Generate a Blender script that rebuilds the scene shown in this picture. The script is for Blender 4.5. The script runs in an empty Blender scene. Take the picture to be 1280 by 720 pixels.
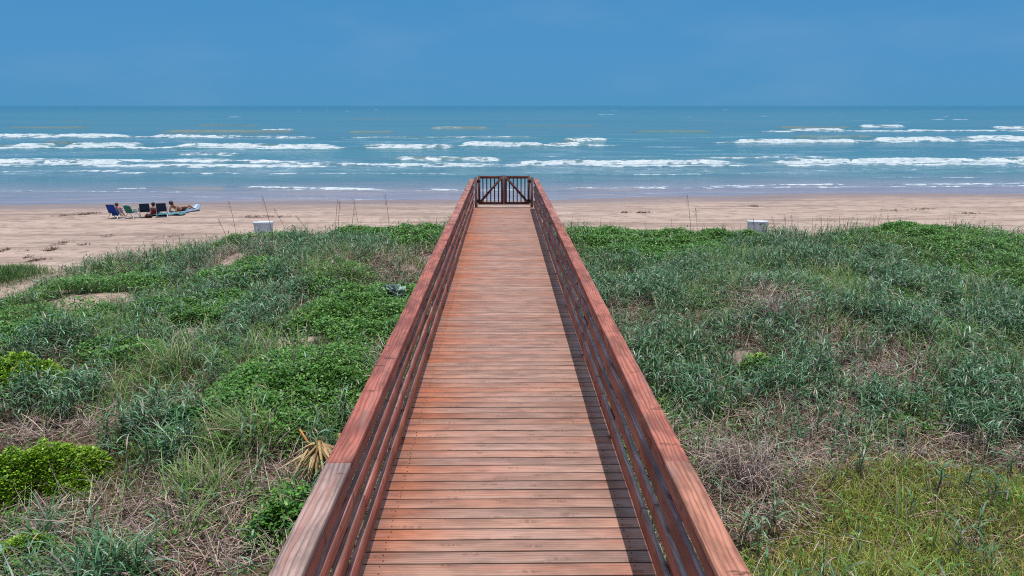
import bpy, bmesh, math, random
import numpy as np
from mathutils import Vector, Matrix

rng = np.random.default_rng(11)
random.seed(11)
R = math.radians
S = bpy.context.scene
COL = S.collection

# ------------------------------------------------------------------ camera numbers (1280 px photograph)
F = 924.0
PITCH = math.atan(228.0 / F)
YAW = -math.atan(11.0 / F)
CAM = np.array([0.0, 0.0, 5.1])
cp, sp = math.cos(PITCH), math.sin(PITCH)

def ray(px, py):
    u, v = px - 640.0, py - 360.0
    x, y, z = u, -v * sp + F * cp, -v * cp - F * sp
    c, s = math.cos(YAW), math.sin(YAW)
    return np.array([x * c - y * s, x * s + y * c, z])

def at(px, py, z=0.0):
    d = ray(px, py)
    t = (z - CAM[2]) / d[2]
    return CAM + d * t

def at_y(px, py, Y):
    d = ray(px, py)
    return CAM + d * (Y / d[1])

# ------------------------------------------------------------------ object helpers
def tag(o, label=None, cat=None, group=None, kind=None):
    if label: o['label'] = label
    if cat: o['category'] = cat
    if group: o['group'] = group
    if kind: o['kind'] = kind
    return o

def empty(name, loc=(0, 0, 0), rz=0.0):
    o = bpy.data.objects.new(name, None)
    COL.objects.link(o)
    o.location = loc
    o.rotation_euler = (0, 0, rz)
    o.empty_display_size = 0.2
    return o

def link(name, me, mat, parent=None, smooth=False):
    o = bpy.data.objects.new(name, me)
    COL.objects.link(o)
    if mat is not None: me.materials.append(mat)
    if parent is not None: o.parent = parent
    if smooth:
        me.polygons.foreach_set('use_smooth', np.ones(len(me.polygons), bool))
    return o

def np_mesh(name, V, Q, attrs=None, smooth=True):
    """V (n,3), Q (m,4) -> mesh; attrs {name: (n,4) or (n,3) or (n,)}"""
    me = bpy.data.meshes.new(name)
    V = np.ascontiguousarray(V, np.float32); Q = np.ascontiguousarray(Q, np.int32)
    me.vertices.add(len(V)); me.vertices.foreach_set('co', V.ravel())
    k = Q.shape[1]
    me.loops.add(Q.size); me.loops.foreach_set('vertex_index', Q.ravel())
    me.polygons.add(len(Q))
    me.polygons.foreach_set('loop_start', np.arange(0, Q.size, k, dtype=np.int32))
    me.polygons.foreach_set('loop_total', np.full(len(Q), k, np.int32))
    if smooth: me.polygons.foreach_set('use_smooth', np.ones(len(Q), bool))
    for nm, a in (attrs or {}).items():
        a = np.asarray(a, np.float32)
        if a.ndim == 1:
            t = me.attributes.new(nm, 'FLOAT', 'POINT'); t.data.foreach_set('value', a)
        elif a.shape[1] == 3:
            t = me.attributes.new(nm, 'FLOAT_VECTOR', 'POINT'); t.data.foreach_set('vector', a.ravel())
        else:
            t = me.attributes.new(nm, 'FLOAT_COLOR', 'POINT'); t.data.foreach_set('color', a.ravel())
    me.update(calc_edges=True)
    me.validate()
    return me

# ------------------------------------------------------------------ numpy noise
_lat = rng.random((256, 256))
def vnoise(x, y, seed=0):
    x = np.asarray(x, float) + seed * 37.13; y = np.asarray(y, float) + seed * 91.7
    xi = np.floor(x).astype(int); yi = np.floor(y).astype(int)
    fx = x - xi; fy = y - yi
    fx = fx * fx * fx * (fx * (fx * 6 - 15) + 10); fy = fy * fy * fy * (fy * (fy * 6 - 15) + 10)
    a = _lat[xi & 255, yi & 255]; b = _lat[(xi + 1) & 255, yi & 255]
    c = _lat[xi & 255, (yi + 1) & 255]; d = _lat[(xi + 1) & 255, (yi + 1) & 255]
    return (a + (b - a) * fx) * (1 - fy) + (c + (d - c) * fx) * fy

def fbm(x, y, oct=4, seed=0):
    s, amp, tot = 0, 1.0, 0
    for i in range(oct):
        s = s + amp * vnoise(np.asarray(x) * 2 ** i, np.asarray(y) * 2 ** i, seed + i * 5)
        tot += amp; amp *= 0.5
    return s / tot

def sstep(a, b, x):
    t = np.clip((x - a) / (b - a), 0, 1)
    return t * t * (3 - 2 * t)

# ------------------------------------------------------------------ materials
class NT:
    def __init__(self, name):
        self.m = bpy.data.materials.new(name); self.m.use_nodes = True
        self.t = self.m.node_tree; self.t.nodes.clear()
        self.out = self.t.nodes.new('ShaderNodeOutputMaterial')
    def n(self, typ, **kw):
        nd = self.t.nodes.new('ShaderNode' + typ)
        for k, v in kw.items():
            if k.startswith('i_'):
                key = k[2:]
                key = int(key) if key.isdigit() else key.replace('_', ' ')
                self.set(nd, key, v)
            else: setattr(nd, k, v)
        return nd
    def set(self, nd, key, v):
        s = nd.inputs[key]
        if isinstance(v, bpy.types.NodeSocket): self.t.links.new(v, s)
        elif isinstance(v, bpy.types.Node): self.t.links.new(v.outputs[0], s)
        else: s.default_value = v
    def math(self, op, a, b=0.0, c=0.0, clamp=False):
        nd = self.t.nodes.new('ShaderNodeMath'); nd.operation = op; nd.use_clamp = clamp
        self.set(nd, 0, a); self.set(nd, 1, b); self.set(nd, 2, c)
        return nd.outputs[0]
    def mix(self, f, a, b, mode='MIX'):
        nd = self.t.nodes.new('ShaderNodeMix'); nd.data_type = 'RGBA'; nd.blend_type = mode
        self.set(nd, 0, f); self.set(nd, 6, a); self.set(nd, 7, b)
        return nd.outputs[2]
    def ramp(self, f, lo, hi, o0=0.0, o1=1.0):
        nd = self.t.nodes.new('ShaderNodeMapRange'); nd.interpolation_type = 'SMOOTHSTEP'
        self.set(nd, 0, f); self.set(nd, 1, lo); self.set(nd, 2, hi); self.set(nd, 3, o0); self.set(nd, 4, o1)
        return nd.outputs[0]
    def attr(self, name): return self.n('Attribute', attribute_name=name)
    def scale(self, vec, s):
        nd = self.t.nodes.new('ShaderNodeVectorMath'); nd.operation = 'MULTIPLY'
        self.set(nd, 0, vec); self.set(nd, 1, s)
        return nd.outputs[0]
    def noise(self, vec, scale, detail=3.0, rough=0.55, dist=0.0):
        nd = self.n('TexNoise'); self.set(nd, 'Vector', vec); self.set(nd, 'Scale', scale)
        self.set(nd, 'Detail', detail); self.set(nd, 'Roughness', rough); self.set(nd, 'Distortion', dist)
        return nd.outputs[0]
    def bump(self, h, strength, dist, normal=None):
        nd = self.n('Bump'); self.set(nd, 'Height', h); self.set(nd, 'Strength', strength); self.set(nd, 'Distance', dist)
        if normal is not None: self.set(nd, 'Normal', normal)
        return nd.outputs[0]
    def bsdf(self, base, rough=0.6, spec=0.4, normal=None, metallic=0.0):
        b = self.n('BsdfPrincipled')
        self.set(b, 'Base Color', base); self.set(b, 'Roughness', rough); self.set(b, 'Specular IOR Level', spec); self.set(b, 'Metallic', metallic)
        if normal is not None: self.set(b, 'Normal', normal)
        return b
    def done(self, sh):
        self.set(self.out, 0, sh.outputs[0] if isinstance(sh, bpy.types.Node) else sh)
        return self.m

def lin(r, g, b):
    f = lambda c: (c / 255 / 12.92) if c / 255 <= 0.04045 else ((c / 255 + 0.055) / 1.055) ** 2.4
    return (f(r), f(g), f(b), 1.0)

def plain(name, col, rough=0.6, spec=0.4, var=0.15, nscale=30.0, bump=0.0, metallic=0.0):
    k = NT(name)
    pos = k.n('TexCoord').outputs['Object']
    nz = k.noise(pos, nscale, 4.0)
    v = k.ramp(nz, 0.3, 0.7, 1.0 - var, 1.0 + var)
    c = k.scale(col[:3], v) if False else k.mix(1.0, col, k.n('CombineColor', i_0=v, i_1=v, i_2=v), 'MULTIPLY')
    nrm = k.bump(nz, bump, 0.01) if bump else None
    return k.done(k.bsdf(c, rough, spec, nrm, metallic))

# wood: 'wc' = (metres along the board, metres across, board number), 'tint' = the board's own stain colour
def wood_mat(name, rough=0.6, spec=0.3, grain=1.0, kn=(6.5, 2.4, 0.05, 0.13, 0.8, 30.0, 0.80, 1.18)):
    k = NT(name)
    wc = k.attr('wc').outputs['Vector']
    tint = k.attr('tint').outputs['Color']
    sep = k.n('SeparateXYZ'); k.set(sep, 0, wc)
    off = k.n('CombineXYZ', i_0=k.math('MULTIPLY', sep.outputs[2], 7.31), i_1=k.math('MULTIPLY', sep.outputs[2], 3.17), i_2=sep.outputs[2])
    vadd = k.n('VectorMath', operation='ADD'); k.set(vadd, 0, wc); k.set(vadd, 1, off)
    p = vadd.outputs[0]
    warp = k.noise(k.scale(p, (0.9, 4.0, 1.0)), 1.0, 2.5)
    # cathedral growth rings
    ringx = k.math('ADD', k.math('MULTIPLY', sep.outputs[1], 120.0), k.math('MULTIPLY', warp, kn[5]))
    ring = k.math('ABSOLUTE', k.math('SINE', ringx))
    fine = k.noise(k.scale(p, (2.2, 150.0, 1.0)), 1.0, 4.0, 0.6)
    streak = k.noise(k.scale(p, (1.1, 26.0, 1.0)), 1.0, 3.0, 0.6)
    blot = k.noise(k.scale(p, (2.6, 7.0, 1.0)), 1.0, 4.0, 0.6)
    # knots
    vor = k.n('TexVoronoi', voronoi_dimensions='2D'); k.set(vor, 'Vector', k.scale(p, (kn[0], kn[1], 1.0))); k.set(vor, 'Scale', 1.0); k.set(vor, 'Randomness', 1.0)
    knot = k.ramp(vor.outputs['Distance'], kn[2], kn[3], 1.0, 0.0)
    # short cross-grain checks
    crk = k.n('TexVoronoi'); k.set(crk, 'Vector', k.scale(p, (5.0, 11.0, 1.0))); k.set(crk, 'Scale', 1.0)
    sepc = k.n('SeparateColor'); k.set(sepc, 0, crk.outputs['Color'])
    g = k.math('ADD', k.math('MULTIPLY', k.math('MULTIPLY', ring, k.ramp(blot, 0.35, 0.65, 0.3, 1.3)), 0.35), k.math('ADD', k.math('MULTIPLY', fine, 0.62), k.math('MULTIPLY', streak, 0.30)))
    v = k.ramp(g, 0.28, 0.95, 1.0 - 0.36 * grain, 1.0 + 0.26 * grain)
    v = k.math('MULTIPLY', v, k.ramp(blot, 0.3, 0.72, kn[6], kn[7]))
    grey = k.n('CombineColor', i_0=v, i_1=v, i_2=v)
    c = k.mix(1.0, tint, grey, 'MULTIPLY')
    # late wood streaks are redder
    red = k.mix(1.0, tint, (1.05, 0.62, 0.50, 1), 'MULTIPLY')
    c = k.mix(k.math('MULTIPLY', k.ramp(streak, 0.56, 0.72), 0.65), c, red)
    # silvered patches
    c = k.mix(k.math('MULTIPLY', k.ramp(k.noise(k.scale(p, (0.9, 18.0, 1.0)), 1.0, 3.0), 0.55, 0.75), 0.30), c, (0.36, 0.27, 0.25, 1))
    kbrk = k.ramp(k.noise(k.scale(p, (40.0, 14.0, 1.0)), 1.0, 2.0), 0.40, 0.58)
    c = k.mix(k.math('MULTIPLY', k.math('MULTIPLY', knot, kbrk), kn[4]), c, (0.085, 0.034, 0.022, 1))
    h = k.math('ADD', k.math('MULTIPLY', fine, 0.6), k.math('MULTIPLY', ring, 0.4))
    nrm = k.bump(h, 0.55, 0.004)
    return k.done(k.bsdf(c, rough, spec, nrm))

WOOD = wood_mat('stained_wood', 0.62, 0.28, 1.25, (4.2, 1.5, 0.05, 0.13, 0.85, 17.0, 0.80, 1.18))
DECK = wood_mat('deck_wood', 0.55, 0.35, 0.85, (1.9, 7.0, 0.05, 0.22, 0.42, 12.0, 0.90, 1.08))

# foliage: colour of each blade / leaf in 'tint'
def foliage_mat(name, rough=0.45, spec=0.45, trans=0.22):
    k = NT(name)
    tint = k.attr('tint').outputs['Color']
    p = k.n('NewGeometry').outputs['Position']
    nz = k.noise(p, 40.0, 2.0)
    v = k.ramp(nz, 0.3, 0.7, 0.94, 1.28)
    c = k.mix(1.0, tint, k.n('CombineColor', i_0=v, i_1=v, i_2=v), 'MULTIPLY')
    b = k.bsdf(c, rough, spec)
    t = k.n('BsdfTranslucent'); k.set(t, 0, c)
    mx = k.n('MixShader'); k.set(mx, 0, trans); k.set(mx, 1, b); k.set(mx, 2, t)
    return k.done(mx)
LEAF = foliage_mat('leaf_blades', 0.45, 0.42, 0.22)
DRY = foliage_mat('dry_stems', 0.8, 0.15, 0.08)

# sand / soil
def ground_mat():
    k = NT('dune_sand')
    p = k.n('NewGeometry').outputs['Position']
    sepp = k.n('SeparateXYZ'); k.set(sepp, 0, p)
    soil = k.attr('soil').outputs['Fac']
    track = k.noise(k.scale(p, (0.05, 0.75, 0.0)), 1.0, 6.0, 0.70)      # tyre / rake lines along the beach
    lump = k.noise(k.scale(p, (0.55, 1.0, 1.0)), 2.2, 6.0, 0.72)
    big = k.noise(k.scale(p, (0.25, 0.8, 0.0)), 1.0, 3.0)
    grain = k.noise(p, 90.0, 3.0, 0.7)
    c = k.mix(k.ramp(big, 0.3, 0.7), (0.410, 0.300, 0.248, 1), (0.490, 0.372, 0.312, 1))
    c = k.mix(k.math('MULTIPLY', k.ramp(track, 0.47, 0.62), 0.62), c, (0.200, 0.142, 0.120, 1))
    c = k.mix(k.math('MULTIPLY', k.ramp(lump, 0.48, 0.62), 0.60), c, (0.205, 0.148, 0.125, 1))
    gv = k.ramp(grain, 0.25, 0.75, 0.82, 1.14)
    c = k.mix(1.0, c, k.n('CombineColor', i_0=gv, i_1=gv, i_2=gv), 'MULTIPLY')
    # wet sand towards the water follows the level of the ground
    wetn = k.math('ADD', sepp.outputs[2], k.math('MULTIPLY', k.math('SUBTRACT', big, 0.5), 0.10))
    wet = k.ramp(wetn, -0.26, 0.0, 1.0, 0.0)
    c = k.mix(k.math('MULTIPLY', wet, 0.80), c, (0.235, 0.165, 0.145, 1))
    # plant litter and soil under the plants
    litn = k.noise(p, 14.0, 5.0, 0.7)
    lit = k.mix(k.ramp(litn, 0.35, 0.68), lin(58, 46, 36), lin(134, 110, 94))
    c = k.mix(soil, c, lit)
    h = k.math('ADD', k.math('MULTIPLY', track, 0.5), k.math('ADD', lump, k.math('MULTIPLY', grain, 0.15)))
    nrm = k.bump(h, 0.7, 0.10)
    rg = k.ramp(wet, 0.0, 1.0, 0.95, 0.36)
    return k.done(k.bsdf(c, rg, 0.25, nrm))
GROUND = ground_mat()

def sea_mat():
    k = NT('sea_water')
    p = k.n('NewGeometry').outputs['Position']
    foam = k.attr('foam').outputs['Fac']
    shal = k.attr('shallow').outputs['Fac']
    face = k.attr('sandy').outputs['Fac']
    r1 = k.noise(k.scale(p, (0.55, 1.5, 1.0)), 1.1, 4.0, 0.6, 0.3)
    r2 = k.noise(k.scale(p, (0.35, 1.2, 1.0)), 0.22, 3.0, 0.6)
    r3 = k.noise(k.scale(p, (0.25, 1.0, 1.0)), 0.035, 3.0, 0.6)
    patch = k.noise(k.scale(p, (0.3, 1.0, 1.0)), 0.02, 3.0)
    strk = k.noise(k.scale(p, (0.018, 0.16, 1.0)), 1.0, 4.0, 0.6)
    deep = k.mix(k.ramp(patch, 0.35, 0.65), (0.032, 0.148, 0.165, 1), (0.054, 0.178, 0.180, 1))
    deep = k.mix(k.ramp(strk, 0.36, 0.66), k.mix(0.55, deep, (0.095, 0.155, 0.190, 1)), deep)
    sp_ = k.n('SeparateXYZ'); k.set(sp_, 0, p)
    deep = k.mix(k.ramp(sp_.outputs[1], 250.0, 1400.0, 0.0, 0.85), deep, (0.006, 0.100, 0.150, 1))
    c = k.mix(face, deep, (0.130, 0.165, 0.130, 1))
    c = k.mix(shal, c, (0.265, 0.225, 0.250, 1))
    c = k.mix(k.math('MULTIPLY', k.ramp(foam, 0.05, 0.7), 0.55), c, (0.36, 0.45, 0.52, 1))
    n = k.bump(r3, 1.0, 1.6)
    n = k.bump(r2, 1.0, 0.7, n)
    n = k.bump(r1, 0.8, 0.14, n)
    water = k.bsdf(c, 0.16, 0.5, n)
    # lacy foam
    w = k.noise(k.scale(p, (0.8, 1.0, 1.0)), 0.9, 5.0, 0.7, 0.6)
    w2 = k.noise(k.scale(p, (0.6, 1.2, 1.0)), 4.0, 3.0, 0.7, 0.4)
    web = k.math('ADD', k.math('MULTIPLY', w, 0.6), k.math('MULTIPLY', w2, 0.4))
    thr = k.math('SUBTRACT', 0.78, k.math('MULTIPLY', foam, 0.52))
    f = k.ramp(k.math('SUBTRACT', web, thr), -0.05, 0.07)
    f = k.math('MULTIPLY', f, k.ramp(foam, 0.02, 0.15))
    fcol = k.mix(k.ramp(web, 0.42, 0.66), (0.36, 0.43, 0.47, 1), (0.60, 0.63, 0.65, 1))
    fm = k.bsdf(fcol, 0.8, 0.2, k.bump(web, 0.8, 0.15))
    mx = k.n('MixShader'); k.set(mx, 0, f); k.set(mx, 1, water); k.set(mx, 2, fm)
    return k.done(mx)
SEA = sea_mat()

# ------------------------------------------------------------------ world, sun, camera
SUN_EL, SUN_T = 84.0, None
sun_az_world = R(-8.0)           # direction towards the sun on the ground, from +X counter-clockwise
sd = Vector((math.cos(R(SUN_EL)) * math.cos(sun_az_world), math.cos(R(SUN_EL)) * math.sin(sun_az_world), math.sin(R(SUN_EL))))
w = bpy.data.worlds.new('World'); S.world = w; w.use_nodes = True
wt = w.node_tree; wt.nodes.clear()
wo = wt.nodes.new('ShaderNodeOutputWorld'); bg = wt.nodes.new('ShaderNodeBackground')
sky = wt.nodes.new('ShaderNodeTexSky'); sky.sky_type = 'NISHITA'; sky.sun_disc = False
sky.sun_elevation = R(SUN_EL); sky.sun_rotation = math.pi / 2 - sun_az_world
sky.air_density = 1.0; sky.dust_density = 0.6; sky.ozone_density = 3.0
tc = wt.nodes.new('ShaderNodeTexCoord')
sx = wt.nodes.new('ShaderNodeSeparateXYZ'); wt.links.new(tc.outputs['Generated'], sx.inputs[0])
cr = wt.nodes.new('ShaderNodeValToRGB'); wt.links.new(sx.outputs[2], cr.inputs[0])
STR = 0.10
def wc_(r, g, b): c = lin(r, g, b); return (c[0] / STR * 0.1, c[1] / STR * 0.1, c[2] / STR * 0.1, 1)
cr.color_ramp.elements[0].position = 0.0; cr.color_ramp.elements[0].color = wc_(76, 147, 195)
cr.color_ramp.elements[1].position = 0.24; cr.color_ramp.elements[1].color = wc_(64, 139, 197)
e = cr.color_ramp.elements.new(0.06); e.color = wc_(75, 146, 199)
e = cr.color_ramp.elements.new(0.45); e.color = wc_(128, 170, 208)
e = cr.color_ramp.elements.new(1.0); e.color = wc_(222, 226, 232)
gain = wt.nodes.new('ShaderNodeVectorMath'); gain.operation = 'SCALE'; gain.inputs[3].default_value = 10.0
wt.links.new(cr.outputs[0], gain.inputs[0])
# thin veils of cloud
cm = wt.nodes.new('ShaderNodeMapping'); cm.inputs['Scale'].default_value = (3.0, 3.0, 9.0); wt.links.new(tc.outputs['Generated'], cm.inputs[0])
cn = wt.nodes.new('ShaderNodeTexNoise'); cn.inputs['Scale'].default_value = 1.4; cn.inputs['Detail'].default_value = 6.0; wt.links.new(cm.outputs[0], cn.inputs['Vector'])
cmr = wt.nodes.new('ShaderNodeMapRange'); cmr.inputs[1].default_value = 0.48; cmr.inputs[2].default_value = 0.85; cmr.inputs[4].default_value = 0.24; wt.links.new(cn.outputs[0], cmr.inputs[0])
mix1 = wt.nodes.new('ShaderNodeMix'); mix1.data_type = 'RGBA'; mix1.inputs[0].default_value = 0.965
wt.links.new(sky.outputs[0], mix1.inputs[6]); wt.links.new(gain.outputs[0], mix1.inputs[7])
mix2 = wt.nodes.new('ShaderNodeMix'); mix2.data_type = 'RGBA'; mix2.inputs[7].default_value = (3.2, 4.4, 6.2, 1)
wt.links.new(cmr.outputs[0], mix2.inputs[0]); wt.links.new(mix1.outputs[2], mix2.inputs[6])
wt.links.new(mix2.outputs[2], bg.inputs[0]); bg.inputs[1].default_value = STR
wt.links.new(bg.outputs[0], wo.inputs[0])

sl = bpy.data.lights.new('sun', 'SUN'); sl.energy = 3.9; sl.angle = R(0.5); sl.color = (1.0, 0.955, 0.90)
so = bpy.data.objects.new('sun', sl); COL.objects.link(so)
so.rotation_euler = (-sd).to_track_quat('-Z', 'Y').to_euler(); so.location = (20, 0, 60)

cd = bpy.data.cameras.new('camera'); co = bpy.data.objects.new('camera', cd); COL.objects.link(co)
co.location = CAM; co.rotation_euler = (math.pi / 2 - PITCH, 0, YAW)
cd.sensor_width = 36.0; cd.lens = 36.0 * F / 1280.0; cd.clip_start = 0.05; cd.clip_end = 90000
S.camera = co
S.view_settings.view_transform = 'Standard'; S.view_settings.look = 'None'
S.view_settings.exposure = 0.0; S.view_settings.gamma = 1.0
S.view_settings.use_curve_mapping = False
S.cycles.max_bounces = 5; S.cycles.diffuse_bounces = 2; S.cycles.glossy_bounces = 2; S.cycles.transmission_bounces = 2
S.cycles.use_denoising = False
S.cycles.sample_clamp_direct = 6.0; S.cycles.sample_clamp_indirect = 2.5
S.cycles.pixel_filter_type = 'BLACKMAN_HARRIS'; S.cycles.filter_width = 1.05

# ------------------------------------------------------------------ the dune platform and the beach
WATER_Z = -0.50
edge_px = [(0, 374, .35), (45, 358, .35), (85, 338, .35), (130, 325, .35), (200, 314, .45), (300, 300, .6), (350, 291, .75), (400, 289, .8),
           (450, 286, .8), (510, 284, .8), (545, 289, .6), (640, 292, .5), (715, 288, .55), (760, 283, .8), (850, 285, .8), (940, 289, .75),
           (1000, 292, .7), (1080, 289, .75), (1150, 283, .85), (1220, 287, .75), (1280, 293, .7)]
edge = [at(*p)[:2] for p in edge_px]
poly = [np.array(q) for q in [(-150, 7), (-60, 9), (-26, 14.0), (-18, 15.6)]] + edge + [np.array(q) for q in [(30, 23.0), (60, 21.5), (150, 21), (150, -80), (-150, -80)]]
PX = np.array([q[0] for q in poly]); PY = np.array([q[1] for q in poly])

def veg_sd(x, y):
    """signed distance to the edge of the vegetated dune, + inside"""
    x = np.asarray(x, float); y = np.asarray(y, float)
    best = np.full(x.shape, 1e9); inside = np.zeros(x.shape, bool)
    n = len(PX)
    for i in range(n):
        ax, ay, bx, by = PX[i], PY[i], PX[(i + 1) % n], PY[(i + 1) % n]
        dx, dy = bx - ax, by - ay
        t = np.clip(((x - ax) * dx + (y - ay) * dy) / (dx * dx + dy * dy + 1e-12), 0, 1)
        best = np.minimum(best, np.hypot(x - ax - t * dx, y - ay - t * dy))
        if abs(dy) > 1e-9:
            cond = ((ay > y) != (by > y)) & (x < dx * (y - ay) / dy + ax)
            inside ^= cond
    return np.where(inside, best, -best)

def blob(px, py, rx, ry, z=0.85):
    c = at(px, py, z); a = at(px, py - ry, z); b = at(px, py + ry, z)
    sx = rx * c[1] / F; sy = max(abs(a[1] - b[1]) / 2, 0.15)
    return (c[0], c[1], sx, sy)

def field(x, y, blobs):
    s = np.zeros(np.shape(x))
    for (cx, cy, sx, sy) in blobs:
        d = ((x - cx) / sx) ** 2 + ((y - cy) / sy) ** 2
        s = np.maximum(s, np.clip(1.35 - d * 0.85, 0, 1))
    return s

sand_spots = [blob(118, 380, 52, 15, .6), blob(360, 421, 46, 12), blob(250, 407, 42, 8), blob(70, 368, 34, 7, .5), blob(512, 334, 13, 5), blob(292, 326, 22, 9), blob(540, 322, 12, 7), blob(728, 362, 10, 6), blob(925, 442, 26, 7), blob(45, 640, 24, 9)]
island = [blob(4, 342, 36, 9, .2)]

_sx = np.array([-400, -60, -30, -16, -5, 2.5, 7, 10.5, 12.7, 17, 21, 33, 60, 400.])
_sy = np.array([42.5, 42.5, 43.2, 44.6, 45.2, 44.9, 46.2, 47.2, 46.6, 47.6, 48.6, 48.2, 49, 49.])
def shore(x):
    x = np.asarray(x, float)
    v = sum(np.interp(x + o, _sx, _sy) for o in (-1.6, -.8, 0, .8, 1.6)) / 5
    return v + 0.5 * (fbm(x * 0.3, x * 0 + 3.3, 3, 4) - 0.5)

def ground_z(x, y):
    x = np.asarray(x, float); y = np.asarray(y, float)
    d = veg_sd(x, y)
    plate = 0.72 + 0.42 * (fbm(x * 0.22, y * 0.22, 3, 1) - 0.5) + 0.30 * (fbm(x * 0.9, y * 0.9, 2, 7) - 0.5)
    low = 0.10 + 0.05 * (fbm(x * 0.8, y * 0.8, 3, 3) - 0.5)
    left = sstep(-4, -13, x) * sstep(8, 20, y)
    plate = plate - 0.28 * left - 0.16 * sstep(2, 5, x) * sstep(14, 22, y)
    for (cx, cy, sx, sy, h) in hummocks:
        plate = plate + h * np.exp(-(((x - cx) / sx) ** 2 + ((y - cy) / sy) ** 2))
    t = sstep(-1.6, 1.6, d + 0.5 * (fbm(x * 0.7, y * 0.7, 2, 9) - 0.5))
    ys = shore(x)
    u = ys - y                                   # metres above the water line
    beach = np.where(u > 0, WATER_Z + 0.48 * (1 - np.exp(-u / 4.2)) + 0.0022 * np.minimum(u, 30), WATER_Z + 0.030 * u)
    rough = sstep(3.0, 9.0, u)
    beach = beach + rough * 0.055 * (fbm(x * 0.35, y * 2.2, 4, 15) - 0.5) + rough * 0.05 * (fbm(x * 2.0, y * 2.0, 3, 17) - 0.5)
    isl = field(x, y, island) * 0.12
    return beach + isl + (np.maximum(plate, 0.1) - low * 0) * t

hummocks = []
for (px, py, rx, ry, h) in [(305, 320, 60, 18, .18), (960, 392, 45, 25, .30), (450, 338, 70, 22, .18), (380, 490, 90, 50, .12),
                            (48, 575, 70, 35, .10), (1150, 300, 120, 25, .12), (790, 300, 70, 20, .10)]:
    b = blob(px, py, rx, ry); hummocks.append((b[0], b[1], b[2] * 1.1, b[3] * 1.1, h))

def nonuni(segs):
    out = []
    for a, b, st in segs:
        n = max(1, int(round((b - a) / st)))
        out += list(np.linspace(a, b, n, endpoint=False))
    out.append(segs[-1][1])
    return np.array(out)

xs = nonuni([(-400, -150, 25), (-150, -45, 3), (-45, -28, .5), (-28, 28, .12), (28, 45, .5), (45, 150, 3), (150, 400, 25)])
ys_ = nonuni([(-120, -20, 10), (-20, 4, 1.0), (4, 30, .12), (30, 50, .20), (50, 62, 2)])
GX, GY = np.meshgrid(xs, ys_)
GZ = ground_z(GX, GY)
nx, ny = len(xs), len(ys_)
def grid_quads(nx, ny):
    i = np.arange(nx * ny).reshape(ny, nx)
    return np.stack([i[:-1, :-1], i[:-1, 1:], i[1:, 1:], i[1:, :-1]], -1).reshape(-1, 4)
D0 = veg_sd(GX, GY)
sandm = field(GX, GY, sand_spots)
sandm = sstep(0.25, 0.65, sandm * 0.9 + 0.5 * (fbm(GX * 3, GY * 3, 3, 21) - 0.5))
soil = sstep(-0.1, 0.9, D0 + 0.9 * (fbm(GX * 1.5, GY * 1.5, 3, 22) - 0.5)) * (1 - sandm)
soil = np.maximum(soil, field(GX, GY, island) * 0.6)
me = np_mesh('beach_sand', np.stack([GX, GY, GZ], -1).reshape(-1, 3), grid_quads(nx, ny), {'soil': soil.ravel()})
tag(link('beach_sand', me, GROUND), kind='structure')

# ------------------------------------------------------------------ the sea
rows = np.concatenate([np.arange(40.0, 130, 0.30), np.arange(130.0, 240, 0.55), 240 * np.exp(np.linspace(0, math.log(40000 / 240), 150))])
ss = np.linspace(-1.25, 1.25, 900)
SX = ss[None, :] * (rows[:, None] + 18.0); SY = np.repeat(rows[:, None], len(ss), 1)
H = np.zeros_like(SX); FO = np.zeros_like(SX); FA = np.zeros_like(SX)
H += 0.10 * (fbm(SX * 0.05, SY * 0.16, 3, 30) - 0.5) * sstep(46, 70, SY) * (1 - sstep(600, 1500, SY))
H += 0.05 * (fbm(SX * 0.25, SY * 0.5, 3, 33) - 0.5) * sstep(46, 60, SY) * (1 - sstep(300, 600, SY))
nz1 = fbm(SX * 0.12, SY * 0.25, 4, 40); nz2 = fbm(SX * 0.5, SY * 0.8, 4, 44)
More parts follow.
